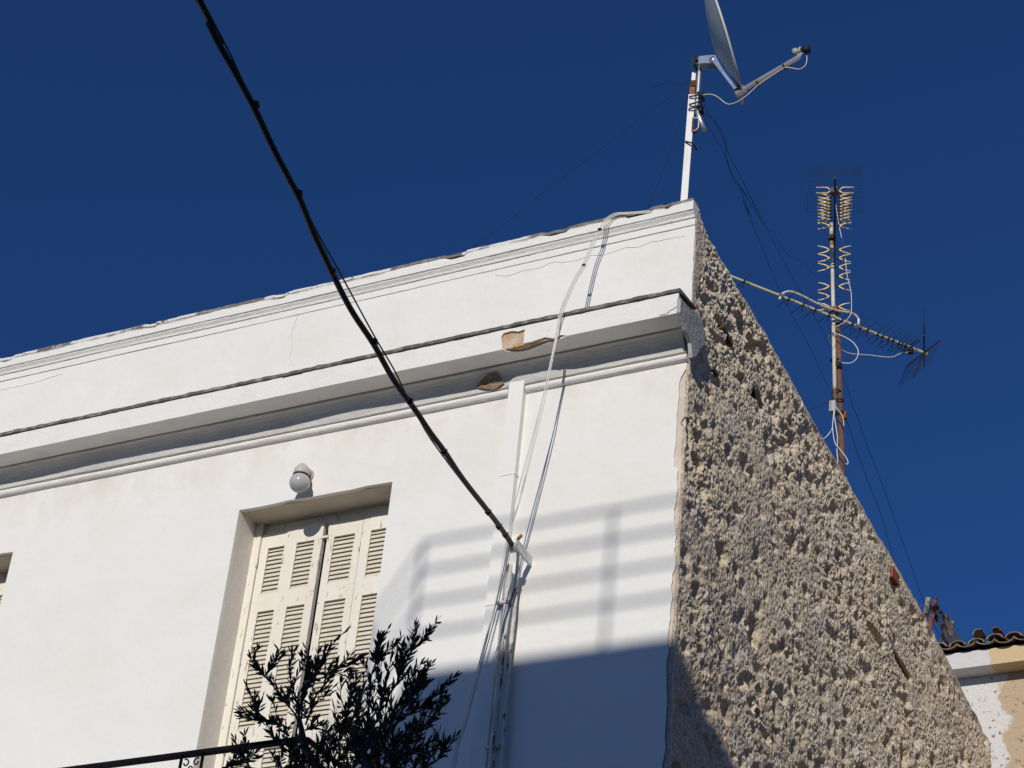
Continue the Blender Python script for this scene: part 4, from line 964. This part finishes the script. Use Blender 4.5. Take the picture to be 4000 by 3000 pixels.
# ------------------------------------------------------------------ neighbouring house behind the gable
NY = 7.0
cn = crop(3500, 2200, .482)
NH = empty('neighbour_house', (2, NY, 0)); tag(NH, 'stained ochre and white neighbour house with plastered eave and old barrel tiles', 'house')
g_ = lambda x, y, Y=NY: at(*cn(x, y), Y)
zf0, zf1 = g_(700, 830).z, g_(700, 700).z
OV = .2
loc(MB().box((-1.6, NY+OV, 0), (7, NY+6, zf1+.02)).build('wall', m_nbr, NH), NH)
loc(MB().plate([[(NY, zf0), (NY, zf1), (NY+.4, zf1+.02), (NY+.4, zf0)]], -1.6, 7, lambda u, v, d: (d, u, v)).build('eave_fascia', m_nfas, NH), NH)
mb = MB(); prd = .172; x = -1.5; slope = .32
def shell(mb, x, y0, z0, L_, r_, up_, tw=0, th=.012):
    n = 8; vs = []
    for (yy, rr_) in ((y0, r_), (y0+L_, r_*.85)):
        for rad in (rr_, rr_-th):
            for i in range(n+1):
                a = math.pi*i/n; vs.append((x+rad*math.cos(a)+tw*(yy-y0), yy, z0+(yy-y0)*slope+(rad*math.sin(a)*.62 if up_ else -rad*math.sin(a)*.5)))
    m_ = n+1; fs = []
    for i in range(n): fs += [(i, i+1, 2*m_+i+1, 2*m_+i), (m_+i, 3*m_+i, 3*m_+i+1, m_+i+1), (i, m_+i, m_+i+1, i+1)]
    mb.add(vs, fs, False)
ml = MB()
while x < 6.8:
    for k in range(3):
        shell(mb, x+rg.uniform(-.006, .006), NY-.07+k*.33, zf1+.055+k*.33*slope+rg.uniform(-.006, .006), .42, .088, False)
        tgt = mb if (k == 0 or rg.random() < .4) else ml
        shell(tgt, x+prd/2+rg.uniform(-.006, .006), NY-.055+k*.33+rg.uniform(-.02, .02), zf1+.052+k*.33*slope+rg.uniform(0, .008)+(.006 if k else 0), .42, .075, True, rg.uniform(-.05, .05))
    x += prd
loc(mb.build('roof_tiles', m_tile, NH), NH); loc(ml.build('lichened_tiles', m_tilel, NH), NH)
loc(MB().add([(-1.6, NY+.05, zf1+.03), (7, NY+.05, zf1+.03), (7, NY+3, zf1+.03+2.95*slope), (-1.6, NY+3, zf1+.03+2.95*slope)], [(0, 1, 2, 3)]).build('roof_bed', m_tile, NH, fix=False), NH)
for k, (x_, y_, a_) in enumerate(((690, 575, .5), (830, 560, -.3))):
    v = g_(x_, y_, NY+.25); o = MB(); n = 6; vs = []
    for yy in (-.10, .10):
        for rad in (.052, .043):
            for i in range(n+1):
                t = math.pi*(.15+.7*i/n); vs.append((v.x+rad*math.cos(t+a_), v.y+yy, v.z-.045+rad*math.sin(t+a_)))
    m_ = n+1; fs = []
    for i in range(n): fs += [(i, i+1, 2*m_+i+1, 2*m_+i), (m_+i, 3*m_+i, 3*m_+i+1, m_+i+1), (i, m_+i, m_+i+1, i+1), (2*m_+i, 2*m_+i+1, 3*m_+i+1, 3*m_+i)]
    o.add(vs, fs); t_ = o.build('loose_tile', m_rustpole if k else m_tile); tag(t_, ['broken dark tile shard tilted on the neighbour eave, left one', 'reddish tile shard lying on the neighbour eave, right one'][k], 'roof tile')
# timber frame
TF = empty('timber_frame', g_(370, 680, NY+.6)); tag(TF, 'dilapidated frame of crossed timbers and a red rusty post beside the tiled eave', 'timber frame')
def tb_(name, a, b_, Y_, w_, m_):
    loc(MB().bar(g_(*a, Y_), g_(*b_, Y_), w_, w_*.6, (0, 1, .2)).build(name, m_, TF), TF)
tb_('post', (264, 280), (225, 520), NY+.45, .042, m_wood); tb_('post', (324, 285), (268, 560), NY+.40, .040, m_redpost)
tb_('post', (420, 418), (360, 720), NY+.62, .040, m_wood); tb_('post', (458, 470), (400, 740), NY+.66, .036, m_wood)
tb_('beam', (262, 335), (478, 690), NY+.52, .040, m_wooddark); tb_('beam', (330, 350), (520, 655), NY+.50, .038, m_wooddark)

# ------------------------------------------------------------------ olive tree in front of the house
TC = crop(850, 2380, .4295)
TR = empty('olive_tree', (.35, -3.3, 0)); tag(TR, 'dark olive tree with narrow leaves rising in front of the shuttered door', 'tree')
rt = random.Random(21)
twigs = [
 [(760, 1100), (700, 950), (600, 830), (500, 690), (420, 590), (350, 510), (335, 400), (360, 350)],
 [(640, 1080), (500, 1020), (400, 1010), (340, 930), (320, 840), (290, 760), (262, 700)],
 [(750, 1020), (720, 850), (680, 700), (650, 560), (670, 450), (700, 380)],
 [(760, 1000), (780, 800), (820, 640), (815, 480), (805, 350)],
 [(780, 780), (860, 660), (910, 570), (960, 450), (1060, 300), (1160, 200)],
 [(880, 590), (1000, 580), (1100, 520), (1200, 430)],
 [(800, 1050), (860, 900), (900, 780), (1000, 650), (1090, 560)],
 [(440, 600), (480, 520), (550, 430)],
 [(1280, 1400), (1230, 1200), (1170, 950), (1120, 800), (1125, 660)],
 [(1300, 1350), (1350, 1100), (1380, 850), (1400, 600), (1440, 480), (1430, 400), (1480, 310), (1545, 190)],
 [(1330, 1300), (1430, 1050), (1500, 850), (1540, 650), (1580, 430)],
 [(1550, 800), (1640, 650), (1700, 500), (1750, 400), (1800, 340), (1860, 270), (1890, 220)],
 [(1800, 340), (1880, 270), (1950, 180)],
 [(1400, 1200), (1560, 980), (1680, 800), (1800, 650), (1940, 500)],
 [(1450, 1250), (1650, 1020), (1850, 880), (1960, 780), (2060, 700), (2150, 610)],
 [(1500, 1300), (1700, 1150), (1900, 1050), (2000, 960)],
 [(1560, 1400), (1700, 1350), (1800, 1300), (1960, 1180)],
 [(1850, 1440), (1980, 1380), (2060, 1300), (2040, 1230)],
 [(1180, 950), (1210, 750), (1195, 620)],
 [(1600, 1000), (1750, 760), (1850, 620), (1910, 520)],
 [(300, 1444), (230, 1350), (150, 1290)], [(40, 1444), (200, 1400), (330, 1310)], [(60, 1444), (110, 1420), (160, 1340)],
 [(620, 1300), (540, 1200), (480, 1130), (475, 1050)], [(700, 1440), (720, 1300), (740, 1150)], [(900, 1300), (960, 1150), (970, 1030)],
 [(1050, 1300), (1110, 1180), (1080, 1000), (1060, 900)], [(800, 1100), (850, 1060), (900, 1000)],
 [(1900, 1050), (2000, 920), (2060, 870)], [(1500, 850), (1450, 600), (1470, 430)], [(1640, 650), (1680, 480), (1690, 370)],
 [(1250, 1150), (1280, 900), (1320, 700), (1330, 600)], [(1700, 900), (1780, 760), (1830, 700)],
 [(650, 1150), (560, 1080), (540, 1000)], [(1000, 1200), (1100, 1110), (1200, 1050)]]
leafmb = [MB() for _ in range(6)]; branch = MB()
LF = [(0, .05), (.22, .55), (.5, .85), (.78, .55), (1, 0)]
def put_leaf(p, d, L_, W, k):
    d = d.normalized(); s_ = d.cross(Vector((rt.gauss(0, 1), rt.gauss(0, 1), rt.gauss(0, 1)))).normalized(); nn = s_.cross(d)
    cv = rt.uniform(-.12, .12); vs = []
    for t, ww in LF: vs.append(p+d*L_*t+nn*cv*L_*t*t-s_*W*ww*.5)
    for t, ww in LF[1:-1]: vs.append(p+d*L_*t+nn*cv*L_*t*t+s_*W*ww*.5)
    leafmb[k].add(vs, [(0, 1, 5), (1, 2, 6, 5), (2, 3, 7, 6), (3, 4, 7)])
def twig3(P_, r0, r1, dens, k, leaves=True, start=.0):
    P_ = smooth_path(P_, 4); n = len(P_)
    branch.tube(P_, [r0+(r1-r0)*i/(n-1) for i in range(n)], 5)
    tot = sum((b_-a).length for a, b_ in zip(P_, P_[1:])); acc = 0; nxt = start*tot
    for a, b_ in zip(P_, P_[1:]):
        seg = (b_-a).length; d = (b_-a).normalized()
        while acc+seg > nxt:
            p = a+d*(nxt-acc)
            side = d.cross(Vector((rt.gauss(0, 1), rt.gauss(0, 1), rt.gauss(0, 1)))).normalized()
            for s_ in (-1, 1):
                if rt.random() < .86: put_leaf(p, d*rt.uniform(.65, 1.25)+side*s_*rt.uniform(.25, .85)+Vector((0, 0, rt.uniform(-.1, .25))), rt.uniform(.034, .052), rt.uniform(.0095, .0145), k)
            nxt += dens*rt.uniform(.7, 1.3)
        acc += seg
    put_leaf(P_[-1], P_[-1]-P_[-2], .035, .011, k)
for x_ in range(560, 1960, 88):
    for y_ in (1320, 1120):
        twigs.append([(x_+rt.uniform(-50, 30), y_+190), (x_+rt.uniform(-20, 20), y_+90), (x_+rt.uniform(-10, 70), y_+rt.uniform(-60, 20))]) if y_ > 1200 or 1150 < x_ < 1850 else None
for i, tpx in enumerate(twigs):
    yb = -3.3+rt.uniform(-.35, .35); slope_ = rt.uniform(-.25, .25)
    P_ = [at(*TC(*p_), yb+slope_*j/len(tpx)) for j, p_ in enumerate(tpx)]
    twig3(P_, 0.0045, .0012, .0175, i % 6, True, .10)
    # secondary shoots along the twig
    S_ = smooth_path(P_, 3); ns = max(2, int(len(tpx)*1.15)); right = tpx[-1][0] > 1080
    for j in range(ns + (1 if right else 0)):
        u = rt.uniform(.05, .62); a = S_[int(u*(len(S_)-1))]; d = (S_[min(int(u*(len(S_)-1))+1, len(S_)-1)]-a)
        if d.length < 1e-6: continue
        d.normalize(); dd = (d+Vector((rt.uniform(-.7, .7), rt.uniform(-.7, .7), rt.uniform(-.3, .4)))).normalized(); L_ = rt.uniform(.06, .15)*(1-.4*u)
        twig3([a, a+dd*L_*.5+Vector((0, 0, .005)), a+dd*L_+Vector((0, 0, .015))], .0022, .001, .019, (i+j) % 6, True, .15)
# limbs, trunk and lower crown
lim = [[(1330, 1660), (1100, 1560), (900, 1420), (800, 1250), (765, 1100), (740, 980)], [(1500, 1700), (1420, 1500), (1330, 1330), (1300, 1200)], [(1500, 1700), (1450, 1450), (1420, 1250), (1450, 1100)], [(1600, 1750), (1620, 1500), (1580, 1380), (1500, 1250)], [(1330, 1560), (900, 1520), (500, 1500), (250, 1444)], [(1600, 1700), (1800, 1520), (1900, 1430)]]
hub = at(*TC(1500, 1900), -3.3)
for l in lim:
    P_ = smooth_path([at(*TC(*p_), -3.3) for p_ in l], 3); n = len(P_); branch.tube(P_, [.024-.015*i/(n-1) for i in range(n)], 7)
    branch.tube([hub, P_[0].lerp(hub, .4)+Vector((.03, .02, 0)), P_[0]], [.05, .035, .024], 8)
for i in range(150):
    a = hub+Vector((rt.gauss(0, .55), rt.gauss(0, .45), rt.uniform(-1.3, .25)))
    if a.z > at(*TC(1000, 1500), -3.3).z-.42-abs(a.x-hub.x)*.5: continue
    dd = (a-hub).normalized()+Vector((0, 0, .6)); dd.normalize()
    twig3([a-dd*.15, a, a+dd*.2, a+dd*.4], .004, .001, .03, i % 6)
    if i % 3 == 0: branch.tube([hub-Vector((0, 0, .5)), (hub+a)/2, a], [.02, .012, .005], 5)
trunk = MB().tube(smooth_path([Vector((.35, -3.3, 0)), Vector((.40, -3.28, .9)), Vector((.30, -3.33, 1.9)), Vector((.45, -3.3, 2.9)), hub]), [.13-.08*i/16 for i in range(17)], 12)
loc(trunk.build('trunk', m_bark, TR), TR)
loc(branch.build('branches', m_bark, TR), TR)
cm = MB()
for l in leafmb: cm.add(l.v, l.f)
loc(cm.build('crown', m_leaf, TR, fix=False), TR)
